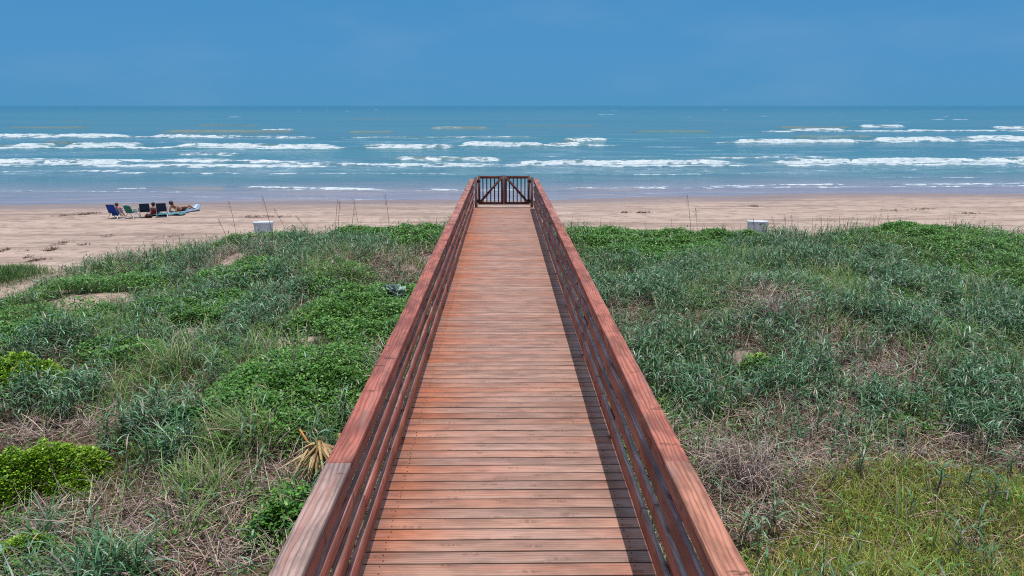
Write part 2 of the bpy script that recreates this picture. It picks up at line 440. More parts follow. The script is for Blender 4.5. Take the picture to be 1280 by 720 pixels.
# (px, py, px, py, wave height m, foam 0-1, foam length shoreward m, how sandy the face is)
breakers = [
 (-120, 239, 130, 239, .08, .35, .5, .6), (135, 238, 185, 237, .14, .9, .7, .7), (185, 237, 290, 235, .18, .12, .4, .9), (285, 235.5, 500, 238, .20, 1.0, .9, .8), (525, 238, 580, 238.5, .15, .9, .7, .7),
 (585, 238.5, 690, 237, .14, .5, .7, .7), (690, 236.5, 860, 234.5, .16, .62, .9, .8), (855, 234.5, 1080, 232, .14, .8, .7, .5), (1075, 232.5, 1420, 230, .15, .75, .8, .5),
 (-60, 215.5, 200, 214, .06, .60, 1.2, .2), (125, 216, 330, 217, .06, .45, 1.2, .2), (300, 217, 620, 217.5, .06, .62, 1.0, .2), (680, 217.5, 1000, 217, .06, .45, 1.0, .2), (1080, 222.5, 1240, 222, .06, .7, .6, .3), (980, 217, 1400, 214, .05, .35, 1.5, .2),
 (-140, 203, 190, 204, .40, 1.0, 5.5, .3), (170, 208, 340, 208.5, .22, .85, 2.5, .3), (330, 207, 430, 204, .20, .55, 3.0, .5), (395, 206, 640, 207, .22, .85, 2.2, .3), (480, 199, 640, 200, .42, .62, 4.0, .8), (200, 200, 300, 201, .25, .5, 3.0, .4), (210, 193, 310, 193.5, .25, .55, 3.0, .4),
 (610, 205.5, 940, 203.5, .42, 1.0, 4.2, .3), (920, 203.5, 1480, 200, .45, 1.0, 4.6, .3), (850, 197, 1060, 197, .20, .55, 3.0, .3), (940, 210, 1400, 209, .05, .40, 4.0, .2), (640, 211, 950, 211, .05, .34, 4.0, .2), (0, 210, 620, 211, .05, .30, 3.5, .2),
 (-60, 184, 30, 184, .60, .35, 3.0, 1.), (15, 184, 72, 183.5, .60, 1.0, 5.0, .6), (50, 181, 90, 181, .75, .1, 2.0, 1.), (82, 182.5, 185, 182.5, .65, 1.0, 5.0, .5), (200, 183.5, 450, 184.5, .60, .98, 5.5, .4), (440, 184, 580, 185, .50, .85, 3.0, .4), (568, 181, 690, 181.5, .65, 1.0, 5.0, .3), (680, 181.5, 730, 181, .5, .7, 3.0, .8), (700, 177, 765, 176, .60, .9, 3.0, .9),
 (0, 190, 330, 191, .12, .33, 6.0, .2), (560, 188, 760, 187, .10, .25, 6.0, .2), (900, 185, 1280, 184, .1, .28, 6.0, .2),
 (900, 178.5, 1090, 177.5, .65, .95, 4.0, .8), (1080, 176.5, 1190, 174.5, .70, 1.0, 6.0, .4), (1180, 174, 1480, 172, .70, 1.0, 6.5, .4), (980, 172, 1100, 171.5, .55, .30, 4.0, 1.),
 (-140, 171, 190, 170.5, .60, 1.0, 6.0, .3), (180, 171, 320, 171, .50, .95, 5.0, .3), (310, 171, 410, 173, .35, .60, 4.0, .3), (185, 166, 390, 165.5, .80, .20, 3.0, 1.), (322, 164.5, 372, 164, .75, 1.0, 5.0, .5),
 (430, 166, 500, 165.5, .55, .22, 3.0, 1.), (530, 161, 618, 161, .80, .35, 4.0, 1.), (975, 163, 1060, 162.5, .55, .85, 5.0, .4), (1068, 159, 1132, 158.5, .85, 1.0, 7.0, .4), (1120, 163.5, 1250, 163.5, .40, .75, 5.0, .4), (1230, 160.5, 1330, 160, .75, .98, 6.0, .4), (960, 160, 1070, 160, .6, .15, 3.0, 1.),
 (-140, 206.5, 470, 208.5, .15, .86, 1.7, .3), (420, 208, 1000, 207, .12, .84, 1.4, .3), (900, 207, 1450, 204, .12, .82, 1.6, .3), (-140, 200.5, 420, 203, .25, .84, 1.8, .4),
 (-140, 185, 470, 185.5, .25, .84, 1.8, .4), (430, 183.5, 800, 182.5, .25, .78, 1.7, .4), (-140, 171.8, 430, 172.2, .3, .86, 2.0, .4), (860, 179.2, 1450, 174.5, .3, .84, 2.0, .4), (930, 164.5, 1450, 163.5, .3, .80, 2.2, .4), (400, 172.5, 700, 172, .3, .42, 3.0, .4),
 (270, 238, 700, 239, .08, .62, .5, .5), (690, 238, 1450, 231.5, .08, .62, .6, .5), (-140, 240, 300, 240.5, .05, .45, .5, .5), (-140, 246, 500, 247, .03, .42, .4, .4), (690, 244, 1000, 240, .03, .45, .4, .4),
 (1150, 149, 1210, 149, .7, .75, 12., .5), (60, 152, 120, 152, .7, .30, 6., .7), (700, 152, 780, 152, .6, .30, 8., .6), (430, 150, 500, 150, .7, .2, 6., .8), (860, 151, 900, 151, .6, .35, 8., .5), (1000, 150, 1100, 150.5, .5, .35, 8., .5), (620, 158, 760, 158, .5, .15, 4., .8), (240, 157, 330, 157.5, .6, .12, 3., .9), (0, 160, 120, 160.5, .6, .12, 3., .9), (780, 165, 900, 165.5, .5, .15, 3., .8)]
for bi, (ax, ay, bx, by, hh, fo, fl, sandy) in enumerate(breakers):
    A = at(ax, ay, WATER_Z); B = at(bx, by, WATER_Z)
    r0, r1 = np.searchsorted(rows, [min(A[1], B[1]) - 40, max(A[1], B[1]) + 40])
    sl_ = slice(r0, r1)
    X, Y = SX[sl_], SY[sl_]
    t = (X - A[0]) / (B[0] - A[0])
    far = (A[1] + B[1]) / 2
    wig = (fbm(X * 6.0 / far, X * 0 + bi * 1.7, 4, 50 + bi) - 0.5) * (0.03 * far)
    yc = A[1] + np.clip(t, -.2, 1.2) * (B[1] - A[1]) + wig
    L = abs(B[0] - A[0]); fade = min(0.18, 7.0 / max(L, 3.1)); hh *= 0.74; ext = 0.05 * (bx - ax) if fo > .5 else 0; ax, bx = ax, bx
    env = sstep(0, fade, t) * sstep(1, 1 - fade, t)
    env = env * (0.80 + 0.50 * (fbm(X * 10.0 / far, X * 0 + bi, 3, 90 + bi) - 0.1))
    env = np.clip(env, 0, 1.15)
    d = Y - yc
    wf, wb = 0.5 + 1.3 * hh, 1.2 + 5.0 * hh
    prof = np.where(d < 0, np.exp(-(d / wf) ** 2), np.exp(-(d / wb) ** 2))
    H[sl_] = np.maximum(H[sl_], H[sl_] * 0.4 + hh * prof * env)
    rag = fbm(X * 30.0 / far, Y * 0.9, 4, 200 + bi); rag2 = fbm(X * 110.0 / far, Y * 1.6, 3, 300 + bi)
    fl2 = 0.72 * fl * np.clip(env, 0.15, 1)
    df = d + (rag - 0.5) * 1.5 * fl2 + (rag2 - 0.5) * 0.8 * fl2
    front = np.where(df < 0, sstep(-fl2 * 1.1, -fl2 * 0.3, df), 1 - sstep(0.0, 0.2 + 0.22 * fl2, df))
    tex = np.clip(0.74 + 1.7 * (rag2 - 0.42) + 0.9 * (rag - 0.42), 0.36, 1.1)
    FO[sl_] = np.maximum(FO[sl_], np.clip(front * env * fo * tex, 0, 1))
    FA[sl_] = np.maximum(FA[sl_], np.where(d < 0, np.exp(-(d / (wf * 1.3)) ** 2), np.exp(-(d / (0.6 * wb)) ** 2)) * env * sandy)
# remains of older foam drifting over the surf zone
drift = (0.35 + 0.65 * sstep(0.45, 0.70, nz1)) * sstep(54, 66, SY) * (1 - sstep(84, 105, SY))
FO = np.maximum(FO, drift * 0.36 * (0.6 + 0.8 * nz2))
drift = sstep(0.50, 0.72, nz1) * sstep(84, 95, SY) * (1 - sstep(130, 190, SY))
FO = np.maximum(FO, drift * 0.36)
caps = sstep(0.80, 0.88, fbm(SX * 0.035, SY * 0.09, 4, 60)) * sstep(170, 230, SY) * (1 - sstep(1500, 3000, SY))
FO = np.maximum(FO, caps * 0.75)
shx = shore(SX)
shal = 1 - sstep(0.5, 17, SY - shx + 3 * (nz1 - .5))
FA = np.maximum(FA, 0.30 * (1 - sstep(8, 45, SY - shx)))
# the swash: thin broken foam where the film of water ends
sw = np.exp(-((SY - shx - 0.25) / 0.22) ** 2) * sstep(0.50, 0.66, fbm(SX * 0.25, SY * 0.1, 3, 71))
FO = np.maximum(FO, 0.55 * sw)
H += FO * 0.22 * (fbm(SX * 1.3, SY * 1.3, 3, 80) - 0.4) * sstep(60, 75, SY)
H *= sstep(-0.5, 3.0, SY - shx)
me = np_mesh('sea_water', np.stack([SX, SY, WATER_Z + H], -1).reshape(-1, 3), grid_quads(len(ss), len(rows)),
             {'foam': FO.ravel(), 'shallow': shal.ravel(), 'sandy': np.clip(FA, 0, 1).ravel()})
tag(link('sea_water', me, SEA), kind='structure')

# ------------------------------------------------------------------ boards
class Boards:
    """collects boards (boxes whose long axis is 'along') in one mesh with wood coordinates and stain"""
    cnt = 0
    def __init__(self): self.V = []; self.Q = []; self.W = []; self.T = []; self.n = 0
    def add(self, origin, along, across, up, L, Wd, Th, tint, nseg=1, tintfn=None, wobble=0.0, bev=0.004, edge=1.0, top=None, tilt=0.0):
        """origin = centre of the start face; Wd along 'across', Th along 'up'"""
        o = np.array(origin, float); a = np.array(along, float); c = np.array(across, float); u = np.array(up, float)
        if tilt:
            ct, st = math.cos(tilt), math.sin(tilt); c, u = c * ct + u * st, u * ct - c * st
        Boards.cnt += 1; idn = (Boards.cnt * 0.6180339 % 1) * 40
        hw, ht = Wd / 2, Th / 2
        b = min(bev, hw * .4, ht * .4)
        # octagonal section: small arris on the edges
        sec = [(-hw + b, -ht), (hw - b, -ht), (hw, -ht + b), (hw, ht - b), (hw - b, ht), (-hw + b, ht), (-hw, ht - b), (-hw, -ht + b)]
        ts = np.linspace(0, 1, nseg + 1)
        base = self.n
        for i, t in enumerate(ts):
            wv = (random.uniform(-1, 1) * wobble, random.uniform(-1, 1) * wobble) if wobble else (0, 0)
            for (p, q) in sec:
                self.V.append(o + a * (L * t) + c * (p + wv[0]) + u * (q + wv[1]))
                # unroll the section so every face carries grain
                acr = p if abs(abs(q) - ht) < 1e-6 else (p + q)
                self.W.append((L * t, acr, idn))
                tt = tint if tintfn is None else tintfn(t, tint)
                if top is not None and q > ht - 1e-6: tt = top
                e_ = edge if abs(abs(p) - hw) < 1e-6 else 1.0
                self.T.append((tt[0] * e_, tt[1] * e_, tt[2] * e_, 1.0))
        for i in range(nseg):
            for k in range(8):
                self.Q.append((base + i * 8 + k, base + i * 8 + (k + 1) % 8, base + (i + 1) * 8 + (k + 1) % 8, base + (i + 1) * 8 + k))
        # ends: three quads each
        e0 = base; e1 = base + nseg * 8
        for (p, q, r, s) in ((0, 7, 2, 1), (7, 6, 3, 2), (6, 5, 4, 3)):
            self.Q.append((e0 + p, e0 + q, e0 + r, e0 + s))
            self.Q.append((e1 + s, e1 + r, e1 + q, e1 + p))
        self.n += len(ts) * 8
    def build(self, name, mat, parent=None):
        me = np_mesh(name, np.array(self.V), np.array(self.Q), {'wc': np.array(self.W), 'tint': np.array(self.T)}, smooth=False)
        bm = bmesh.new(); bm.from_mesh(me); bmesh.ops.recalc_face_normals(bm, faces=bm.faces); bm.to_mesh(me); bm.free()
        return link(name, me, mat, parent)

def jit(c, a=0.12, hue=0.05):
    k = 1 + random.uniform(-a, a)
    return (c[0] * k * (1 + random.uniform(-hue, hue)), c[1] * k * (1 + random.uniform(-hue, hue)), c[2] * k)

# ------------------------------------------------------------------ the boardwalk
SL = 0.010                       # it falls a centimetre in each metre
DZ = 2.12                        # deck level under the camera
BX = 0.025
HALF = 0.945
Y0, Y1 = -9.0, 24.1
tilt = math.atan(-SL)
bw = empty('boardwalk', (BX, 0, DZ)); bw.rotation_euler = (tilt, 0, 0)
tag(bw, 'long red stained timber boardwalk with plank deck and board railings running over the dunes', 'boardwalk')
X_, Y_, Z_ = (1, 0, 0), (0, 1, 0), (0, 0, 1)

deck = Boards()
y = Y0; pitch = 0.1445
C_MID = (0.350, 0.194, 0.143); C_RED = (0.385, 0.128, 0.062); C_GREY = (0.355, 0.250, 0.220)
while y < Y1 - pitch:
    r1, r2, r3 = random.random(), random.random(), random.random()
    far = min(max((y - 5) / 12.0, 0), 1)
    mid = np.array(C_MID) * (1 - 0.35 * r1) + np.array(C_GREY) * 0.35 * r1
    mid = mid * random.uniform(0.84, 1.10)
    wl = random.uniform(0.20, 0.58); rs = random.uniform(0.5, 1.0)
    rm = 0.42 * r2 * (r2 > 0.45)
    wr = random.uniform(0.08, 0.25)
    def tf(t, c, wl=wl, rs=rs, rm=rm, mid=mid, wr=wr, r3=r3):
        x = t * 2 * HALF
        k = math.exp(-(x / wl) ** 2) * rs + rm * (0.5 + 0.5 * math.sin(3.0 * x + 9 * r3)) + 0.35 * math.exp(-((2 * HALF - x) / wr) ** 2)
        k = min(k, 1)
        return tuple(mid * (1 - k) + np.array(C_RED) * k * (mid[0] / C_MID[0]))
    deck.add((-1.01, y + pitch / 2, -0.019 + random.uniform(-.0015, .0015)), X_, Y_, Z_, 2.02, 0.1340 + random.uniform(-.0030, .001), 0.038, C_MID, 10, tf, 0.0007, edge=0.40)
    y += pitch
y_end = y
deck.build('deck', DECK, bw)
scr = bmesh.new(); yy = Y0
while yy < Y1 - pitch:
    if 3.5 < yy < 14:
        for sx in (-0.86, 0.86):
            for o_ in (0.035, 0.108):
                m_ = Matrix.Translation((sx + random.uniform(-.012, .012), yy + o_ + random.uniform(-.006, .006), 0.0012))
                bmesh.ops.create_cone(scr, cap_ends=True, segments=8, radius1=0.0055, radius2=0.005, depth=0.002, matrix=m_)
    yy += pitch
# the pale last board, under the gate
SCREW = plain('rusty_screws', (0.06, 0.035, 0.025, 1), 0.6, 0.3)
me_ = bpy.data.meshes.new('screw_heads'); scr.to_mesh(me_); scr.free(); tag(link('screw_heads', me_, SCREW, bw), kind='stuff')
b = Boards(); b.add((-0.95, y_end + 0.022 + 0.13, -0.006), X_, Y_, Z_, 1.90, 0.25, 0.038, (0.56, 0.40, 0.30), 4, None, 0.001)
tag(b.build('end_board', WOOD, bw), label='pale tan board across the end of the deck')

def rail(side, parent):
    root = empty('railing'); root.parent = parent
    xin = side * (HALF)                    # inner face of the boards
    # cap rail in long lengths, joints at 4.0 m and then every 4.88 m
    joints = [Y0, -5.76, -0.88, 4.0, 8.88, 13.76, 18.64, 23.55]
    CR = (0.325, 0.112, 0.080)
    for i in range(len(joints) - 1):
        a_, b_ = joints[i], joints[i + 1] - 0.003
        cap = Boards()
        c = jit(CR, 0.08)
        if joints[i] == -0.88: c = (0.31, 0.205, 0.18) if side < 0 else (0.37, 0.158, 0.105)
        if joints[i] >= 13.7: c = jit((0.33, 0.135, 0.105), .06)
        cap.add((side * (HALF - 0.016 + 0.076) + random.uniform(-.003, .003), a_, 0.97 - 0.019 + random.uniform(-.001, .001)), Y_, X_, Z_, b_ - a_, 0.150, 0.038, c, 14, None, 0.0022)
        cap.build('cap_rail', WOOD, root)
    # four boards on the inside of the posts
    for (top, bot) in ((0.0395, 0.152), (0.240, 0.362), (0.450, 0.572), (0.692, 0.842)):
        y = Y0
        first = random.choice([2.44, 3.66, 4.88])
        y = Y0; ln = first
        while y < 23.6:
            e = min(y + ln, 23.65)
            b = Boards()
            dz = random.uniform(-.010, .010) if top > 0.1 else 0.0
            w_ = bot - top
            c = jit((0.32, 0.108, 0.072), 0.18, 0.10)
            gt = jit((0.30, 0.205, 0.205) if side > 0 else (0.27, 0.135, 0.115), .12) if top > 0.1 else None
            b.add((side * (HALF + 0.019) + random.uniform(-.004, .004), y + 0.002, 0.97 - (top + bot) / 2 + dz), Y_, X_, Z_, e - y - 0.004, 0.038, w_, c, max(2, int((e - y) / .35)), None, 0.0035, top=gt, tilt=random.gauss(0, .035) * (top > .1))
            b.build('rail_board', WOOD, root)
            y = e; ln = random.choice([2.44, 3.66, 4.88])
    py = -0.88 - 2.44 * 3
    while py < 24:
        b = Boards()
        b.add((side * (HALF + 0.040 + 0.045), min(py, 23.5), -2.6), Z_, X_, Y_, 2.6 + 0.930, 0.089, 0.089, jit((0.26, 0.10, 0.07), .1), 3, None, 0)
        b.build('post', WOOD, root)
        py += 2.44
    return root
rail(-1, bw); rail(1, bw)
for sx in (-0.86, 0.0, 0.86):
    b = Boards(); b.add((sx, Y0, -0.038 - 0.12), Y_, X_, Z_, Y1 - Y0 - .05, 0.045, 0.235, (0.24, 0.12, 0.08), 6)
    b.build('joist', WOOD, bw)

# ------------------------------------------------------------------ gate at the far end
gy = 24.02
gz = DZ - SL * gy
gate = empty('wooden_gate', (BX, gy, gz + 0.05))
tag(gate, 'closed dark brown double gate with black pickets and diagonal braces at the far boardwalk end', 'gate')
GB = (0.125, 0.045, 0.036)
BLACK = plain('black_metal', (0.012, 0.011, 0.012, 1), 0.4, 0.5, 0.2, 60)
def tube(bm, a, b, r0, r1=None, n=8):
    a = Vector(a); b = Vector(b); r1 = r0 if r1 is None else r1
    d = (b - a).normalized(); q = d.to_track_quat('Z', 'Y')
    ra = [bm.verts.new(a + q @ Vector((math.cos(2 * math.pi * i / n) * r0, math.sin(2 * math.pi * i / n) * r0, 0))) for i in range(n)]
    rb = [bm.verts.new(b + q @ Vector((math.cos(2 * math.pi * i / n) * r1, math.sin(2 * math.pi * i / n) * r1, 0))) for i in range(n)]
    for i in range(n): bm.faces.new((ra[i], ra[(i + 1) % n], rb[(i + 1) % n], rb[i]))
    bm.faces.new(ra[::-1]); bm.faces.new(rb)
def bm_obj(name, bm, mat, parent=None, smooth=False):
    me = bpy.data.meshes.new(name); bmesh.ops.recalc_face_normals(bm, faces=bm.faces); bm.to_mesh(me); bm.free()
    return link(name, me, mat, parent, smooth)
for s in (-1, 1):
    # gate post beside the railing end
    b = Boards(); b.add((s * 0.905, 0.0, -1.9), Z_, X_, Y_, 1.9 + 0.93, 0.089, 0.089, (0.14, 0.055, 0.045), 3); b.build('gate_post', WOOD, gate)
    leaf = empty('gate_leaf'); leaf.parent = gate
    xo, xi = 0.835, 0.0015
    def P(x, z, yy=0.0): return (s * x, yy, z)
    b = Boards()
    b.add((s * (xo - 0.035), 0, 0.045), Z_, X_, Y_, 0.935, 0.075, 0.040, jit(GB), 2)
    b.add((s * (xi + 0.048), 0, 0.045), Z_, X_, Y_, 0.935, 0.090, 0.040, jit(GB), 2)
    x0, x1 = xi + 0.0945, xo - 0.0735
    b.add((s * x0, 0, 0.925), (s, 0, 0), Z_, Y_, x1 - x0, 0.085, 0.040, jit((0.20, 0.07, 0.052)), 2)
    b.add((s * x0, 0, 0.085), (s, 0, 0), Z_, Y_, x1 - x0, 0.080, 0.040, jit(GB), 2)
    b.build('frame', WOOD, leaf)
    b = Boards()
    A = Vector((s * (xi + 0.09), -0.042, 0.90)); B_ = Vector((s * (xo - 0.06), -0.042, 0.12)); dv = (B_ - A); Lb = dv.length; dv.normalize()
    nrm = dv.cross(Vector((0, 1, 0))).normalized()
    b.add(A, dv, nrm, (0, 1, 0), Lb, 0.075, 0.038, jit(GB), 2); b.build('brace', WOOD, leaf)
    for k in range(5):
        x = x0 + (x1 - x0) * (k + 0.65) / 5.3
        bm = bmesh.new(); tube(bm, (s * x, 0.010, 0.120), (s * x, 0.010, 0.888), 0.018, n=8); bm_obj('picket', bm, BLACK, leaf)
    for hz in (0.16, 0.80):
        bm = bmesh.new()
        tube(bm, (s * 0.848, -0.050, hz - 0.055), (s * 0.848, -0.050, hz + 0.055), 0.022, n=10)
        bmesh.ops.create_cube(bm, size=1.0, matrix=Matrix.Translation((s * 0.80, -0.030, hz)) @ Matrix.Diagonal((0.09, 0.012, 0.05, 1)))
        bm_obj('hinge', bm, BLACK, leaf)
bm = bmesh.new(); bmesh.ops.create_cube(bm, size=1.0, matrix=Matrix.Translation((-0.01, -0.034, 0.90)) @ Matrix.Diagonal((0.16, 0.014, 0.028, 1)))
tube(bm, (0.05, -0.045, 0.885), (0.05, -0.045, 0.915), 0.010)
bm_obj('latch', bm, plain('galvanised_steel', (0.55, 0.53, 0.50, 1), 0.35, 0.5, 0.1, 50, 0, 0.8), gate)

# ------------------------------------------------------------------ ribbons: blades of grass, leaves, stems
class Ribbons:
    def __init__(self): self.V = []; self.Q = []; self.T = []; self.n = 0
    def add(self, base, az, th0, curl, L, W, nseg, col, prof='blade', roll=None, col2=None):
        N = len(base)
        if N == 0: return
        base = np.asarray(base, float)
        k = np.linspace(0, 1, nseg + 1)
        th = th0[:, None] + curl[:, None] * k[None, :] ** 1.15
        thm = 0.5 * (th[:, 1:] + th[:, :-1])
        hstep = np.sin(thm) * (L / nseg)[:, None]; vstep = np.cos(thm) * (L / nseg)[:, None]
        hh = np.concatenate([np.zeros((N, 1)), np.cumsum(hstep, 1)], 1); vv = np.concatenate([np.zeros((N, 1)), np.cumsum(vstep, 1)], 1)
        ca, sa = np.cos(az), np.sin(az)
        P = np.stack([base[:, 0:1] + hh * ca[:, None], base[:, 1:2] + hh * sa[:, None], base[:, 2:3] + vv], -1)
        if prof == 'blade': pf = np.clip(1.15 - 0.15 * (1 - k) - k ** 2.2 * 1.05, 0.04, 1) * np.minimum(1, 0.55 + 2.0 * k)
        elif prof == 'leaf': pf = np.sin(np.pi * (0.08 + 0.90 * k)) ** 0.8
        else: pf = 1.0 - 0.55 * k
        side = np.stack([-sa, ca, np.zeros(N)], -1)
        if roll is None: roll = rng.normal(0, 0.35, N)
        # normal to the blade at each section
        nx_ = np.stack([-np.cos(th) * ca[:, None], -np.cos(th) * sa[:, None], np.sin(th)], -1)
        rl = (roll[:, None] * (0.4 + 0.9 * k[None, :]))[..., None]
        sv = side[:, None, :] * np.cos(rl) + nx_ * np.sin(rl)
        hw = (W[:, None] * pf[None, :] * 0.5)[..., None]
        A = P - sv * hw; B = P + sv * hw
        V = np.stack([A, B], 2).reshape(N, (nseg + 1) * 2, 3)
        idx = self.n + (np.arange(N) * (nseg + 1) * 2)[:, None]
        q = np.array([[2 * i, 2 * i + 1, 2 * i + 3, 2 * i + 2] for i in range(nseg)])
        Q = (idx[:, None, :] + q[None, :, :]).reshape(-1, 4)
        col = np.asarray(col, float)
        if col2 is None: T = np.repeat(col[:, None, :], (nseg + 1) * 2, 1)
        else:
            kk = np.repeat(k, 2)[None, :, None]
            T = col[:, None, :] * (1 - kk) + np.asarray(col2)[:, None, :] * kk
        self.V.append(V.reshape(-1, 3)); self.Q.append(Q); self.T.append(T.reshape(-1, 3))
        self.n += N * (nseg + 1) * 2
    def build(self, name, mat, parent=None, loc=None):
        V = np.concatenate(self.V); Q = np.concatenate(self.Q); T = np.concatenate(self.T)
        if loc is not None: V = V - np.array(loc)[None, :]
        T = np.concatenate([np.clip(T, 0.003, 0.9), np.ones((len(T), 1))], 1)
        me = np_mesh(name, V, Q, {'tint': T})
        o = link(name, me, mat, parent)
        if loc is not None and parent is None: o.location = loc
        return o

def vary(cols, N, v=0.22, h=0.08):
    """N colours drawn from a weighted list [(rgb, weight), ...]"""
    c = np.array([q[0] for q in cols], float); wgt = np.array([q[1] for q in cols], float); wgt /= wgt.sum()
    i = rng.choice(len(c), N, p=wgt)
    out = c[i] * (1 + rng.normal(0, v, (N, 1))) * (1 + rng.normal(0, h, (N, 3)))
    return np.clip(out, 0.004, 0.8)

BLUEGREEN = [((0.062, 0.160, 0.066), 5), ((0.115, 0.225, 0.118), 3), ((0.042, 0.118, 0.036), 3), ((0.24, 0.35, 0.26), 1.6), ((0.26, 0.23, 0.13), .3)]  # the palest green paints bright glints onto some blades
PALEGREEN = [((0.138, 0.250, 0.050), 4), ((0.092, 0.205, 0.034), 4), ((0.30, 0.26, 0.13), .7), ((0.19, 0.28, 0.09), 2)]
VINE = [((0.074, 0.200, 0.026), 5), ((0.108, 0.255, 0.036), 3), ((0.046, 0.135, 0.022), 3), ((0.15, 0.28, 0.05), 1)]
LIME = [((0.175, 0.310, 0.016), 5), ((0.235, 0.375, 0.020), 2.5), ((0.100, 0.210, 0.013), 1.5)]
YELLOW = [((0.265, 0.305, 0.040), 4), ((0.175, 0.255, 0.034), 5), ((0.40, 0.31, 0.11), 2.2), ((0.105, 0.165, 0.032), 2)]
STRAW = [((0.34, 0.265, 0.225), 4), ((0.25, 0.185, 0.160), 3), ((0.42, 0.34, 0.27), 1.5), ((0.12, 0.085, 0.075), 2.6)]
DARKSTEM = [((0.085, 0.060, 0.052), 3), ((0.14, 0.10, 0.085), 2)]

# where each kind of plant grows (found in the photograph, laid out on the ground)
Z = [blob(*q) for q in [(440, 400, 75, 42), (370, 492, 100, 58), (352, 645, 42, 36), (40, 402, 90, 30), (520, 300, 40, 12), (470, 296, 60, 10), (330, 300, 60, 8), (420, 355, 50, 14),
     (790, 300, 78, 24), (850, 300, 60, 16), (1190, 303, 95, 24), (900, 296, 60, 10), (1240, 340, 60, 34), (130, 350, 80, 16), (300, 345, 60, 14), (150, 440, 60, 16), (500, 395, 40, 40), (250, 385, 80, 20)]]
A_ = [blob(*q) for q in [(235, 398, 90, 30), (150, 425, 100, 24), (100, 488, 70, 30), (190, 555, 70, 55), (40, 515, 60, 25), (30, 690, 60, 30), (130, 705, 110, 26), (70, 640, 30, 40), (310, 370, 70, 30), (280, 440, 60, 40),
     (830, 420, 90, 70), (1000, 480, 140, 62), (1150, 480, 140, 66), (900, 360, 130, 50), (1250, 400, 60, 60), (870, 480, 60, 50), (1060, 400, 120, 50), (1240, 500, 60, 60), (1150, 330, 100, 20), (780, 370, 50, 40), (420, 560, 30, 40), (360, 320, 60, 20), (250, 335, 70, 14), (440, 315, 70, 20), (820, 335, 60, 15), (1000, 310, 110, 16), (90, 420, 60, 20)]]
E_ = [blob(*q) for q in [(225, 452, 60, 45), (310, 560, 60, 45), (260, 605, 80, 34), (400, 335, 80, 24), (1000, 345, 170, 40), (1150, 375, 120, 40), (1100, 420, 120, 40), (430, 545, 40, 30), (880, 330, 60, 20), (1210, 330, 80, 30), (180, 395, 90, 26), (320, 440, 60, 30)]]
D_ = [blob(*q) for q in [(150, 625, 130, 48), (245, 665, 170, 60), (335, 605, 60, 45), (40, 535, 50, 10), (130, 532, 60, 12), (300, 322, 56, 22), (455, 340, 80, 24), (515, 330, 34, 20), (490, 450, 30, 34), (60, 540, 60, 14), (20, 660, 40, 40),
     (965, 395, 56, 32), (930, 440, 50, 18), (960, 560, 120, 46), (925, 605, 90, 56), (1060, 440, 70, 40), (1110, 445, 60, 30), (1000, 520, 100, 30), (830, 540, 40, 40), (1180, 560, 120, 22), (790, 400, 30, 30)]]
B_f = [blob(*q) for q in [(1150, 655, 230, 90), (1050, 690, 120, 60), (1240, 620, 90, 80), (1230, 345, 70, 44), (900, 700, 50, 30), (140, 340, 80, 14), (60, 385, 60, 14), (30, 360, 40, 14), (200, 480, 60, 24), (130, 600, 50, 50), (1250, 300, 60, 14), (280, 540, 50, 26)]]

def samples(dens, ylo=4.0, yhi=27.0, xmax=26.0):
    """random points on the dune, dens per square metre, inside the part of the dune that can be seen"""
    n = int(dens * (yhi - ylo) * 2 * xmax)
    x = rng.uniform(-xmax, xmax, n); y = rng.uniform(ylo, yhi, n)
    ok = (np.abs(x) < 0.80 * y + 3.0)
    x, y = x[ok], y[ok]
    d = veg_sd(x, y)
    ok = d > -0.35 * rng.random(len(x)) ** 2
    x, y, d = x[ok], y[ok], d[ok]
    return x, y, d
def under_walk(x): return np.abs(x - BX) < 0.95
def bare(x, y): return sstep(0.35, 0.75, field(x, y, sand_spots) * 0.95 + 0.5 * (fbm(x * 3, y * 3, 3, 21) - 0.5))
lime_spots = []
for (px, py, rx, ry) in [(28, 474, 76, 34), (46, 578, 66, 32), (952, 453, 26, 9)]: lime_spots.append(blob(px, py, rx, ry))
def gz_(x, y): return ground_z(x, y)

def keep(x, y, wgt):
    wgt = wgt * (1 - 0.95 * bare(x, y)) * (1 - 0.9 * np.clip(field(x, y, lime_spots), 0, 1))
    wgt = np.where(under_walk(x), wgt * 0.15, wgt)
    return rng.random(len(x)) < wgt

# --- thatch: dead stems lying every way, thin everywhere and thick in the dry patches
rb = Ribbons()
x, y, d = samples(430)
nzv = fbm(x * 0.8, y * 0.8, 3, 101)
wgt = np.clip(0.06 + 1.0 * field(x, y, D_) * (0.5 + 0.8 * nzv) + 0.25 * sstep(0.5, 0.7, nzv), 0, 1)
wgt *= np.clip(1.35 - y / 30, 0.35, 1) * (1 - 0.45 * np.clip(field(x, y, B_f), 0, 1))
k = keep(x, y, wgt); x, y = x[k], y[k]; N = len(x)
hgt = 0.02 + 0.16 * rng.random(N) ** 1.5
base = np.stack([x, y, gz_(x, y) + hgt], -1)
rb.add(base, rng.uniform(0, 2 * np.pi, N), rng.normal(1.45, 0.32, N), rng.normal(0.25, 0.5, N), rng.uniform(0.15, 0.50, N) * (1 + 0.02 * y), rng.uniform(0.004, 0.010, N) * (1 + 0.03 * y), 3, vary(STRAW, N), 'stem')
x, y, d = samples(70)
wgt = np.clip(0.10 + 0.8 * field(x, y, D_), 0, 1); k = keep(x, y, wgt); x, y = x[k], y[k]; N = len(x)
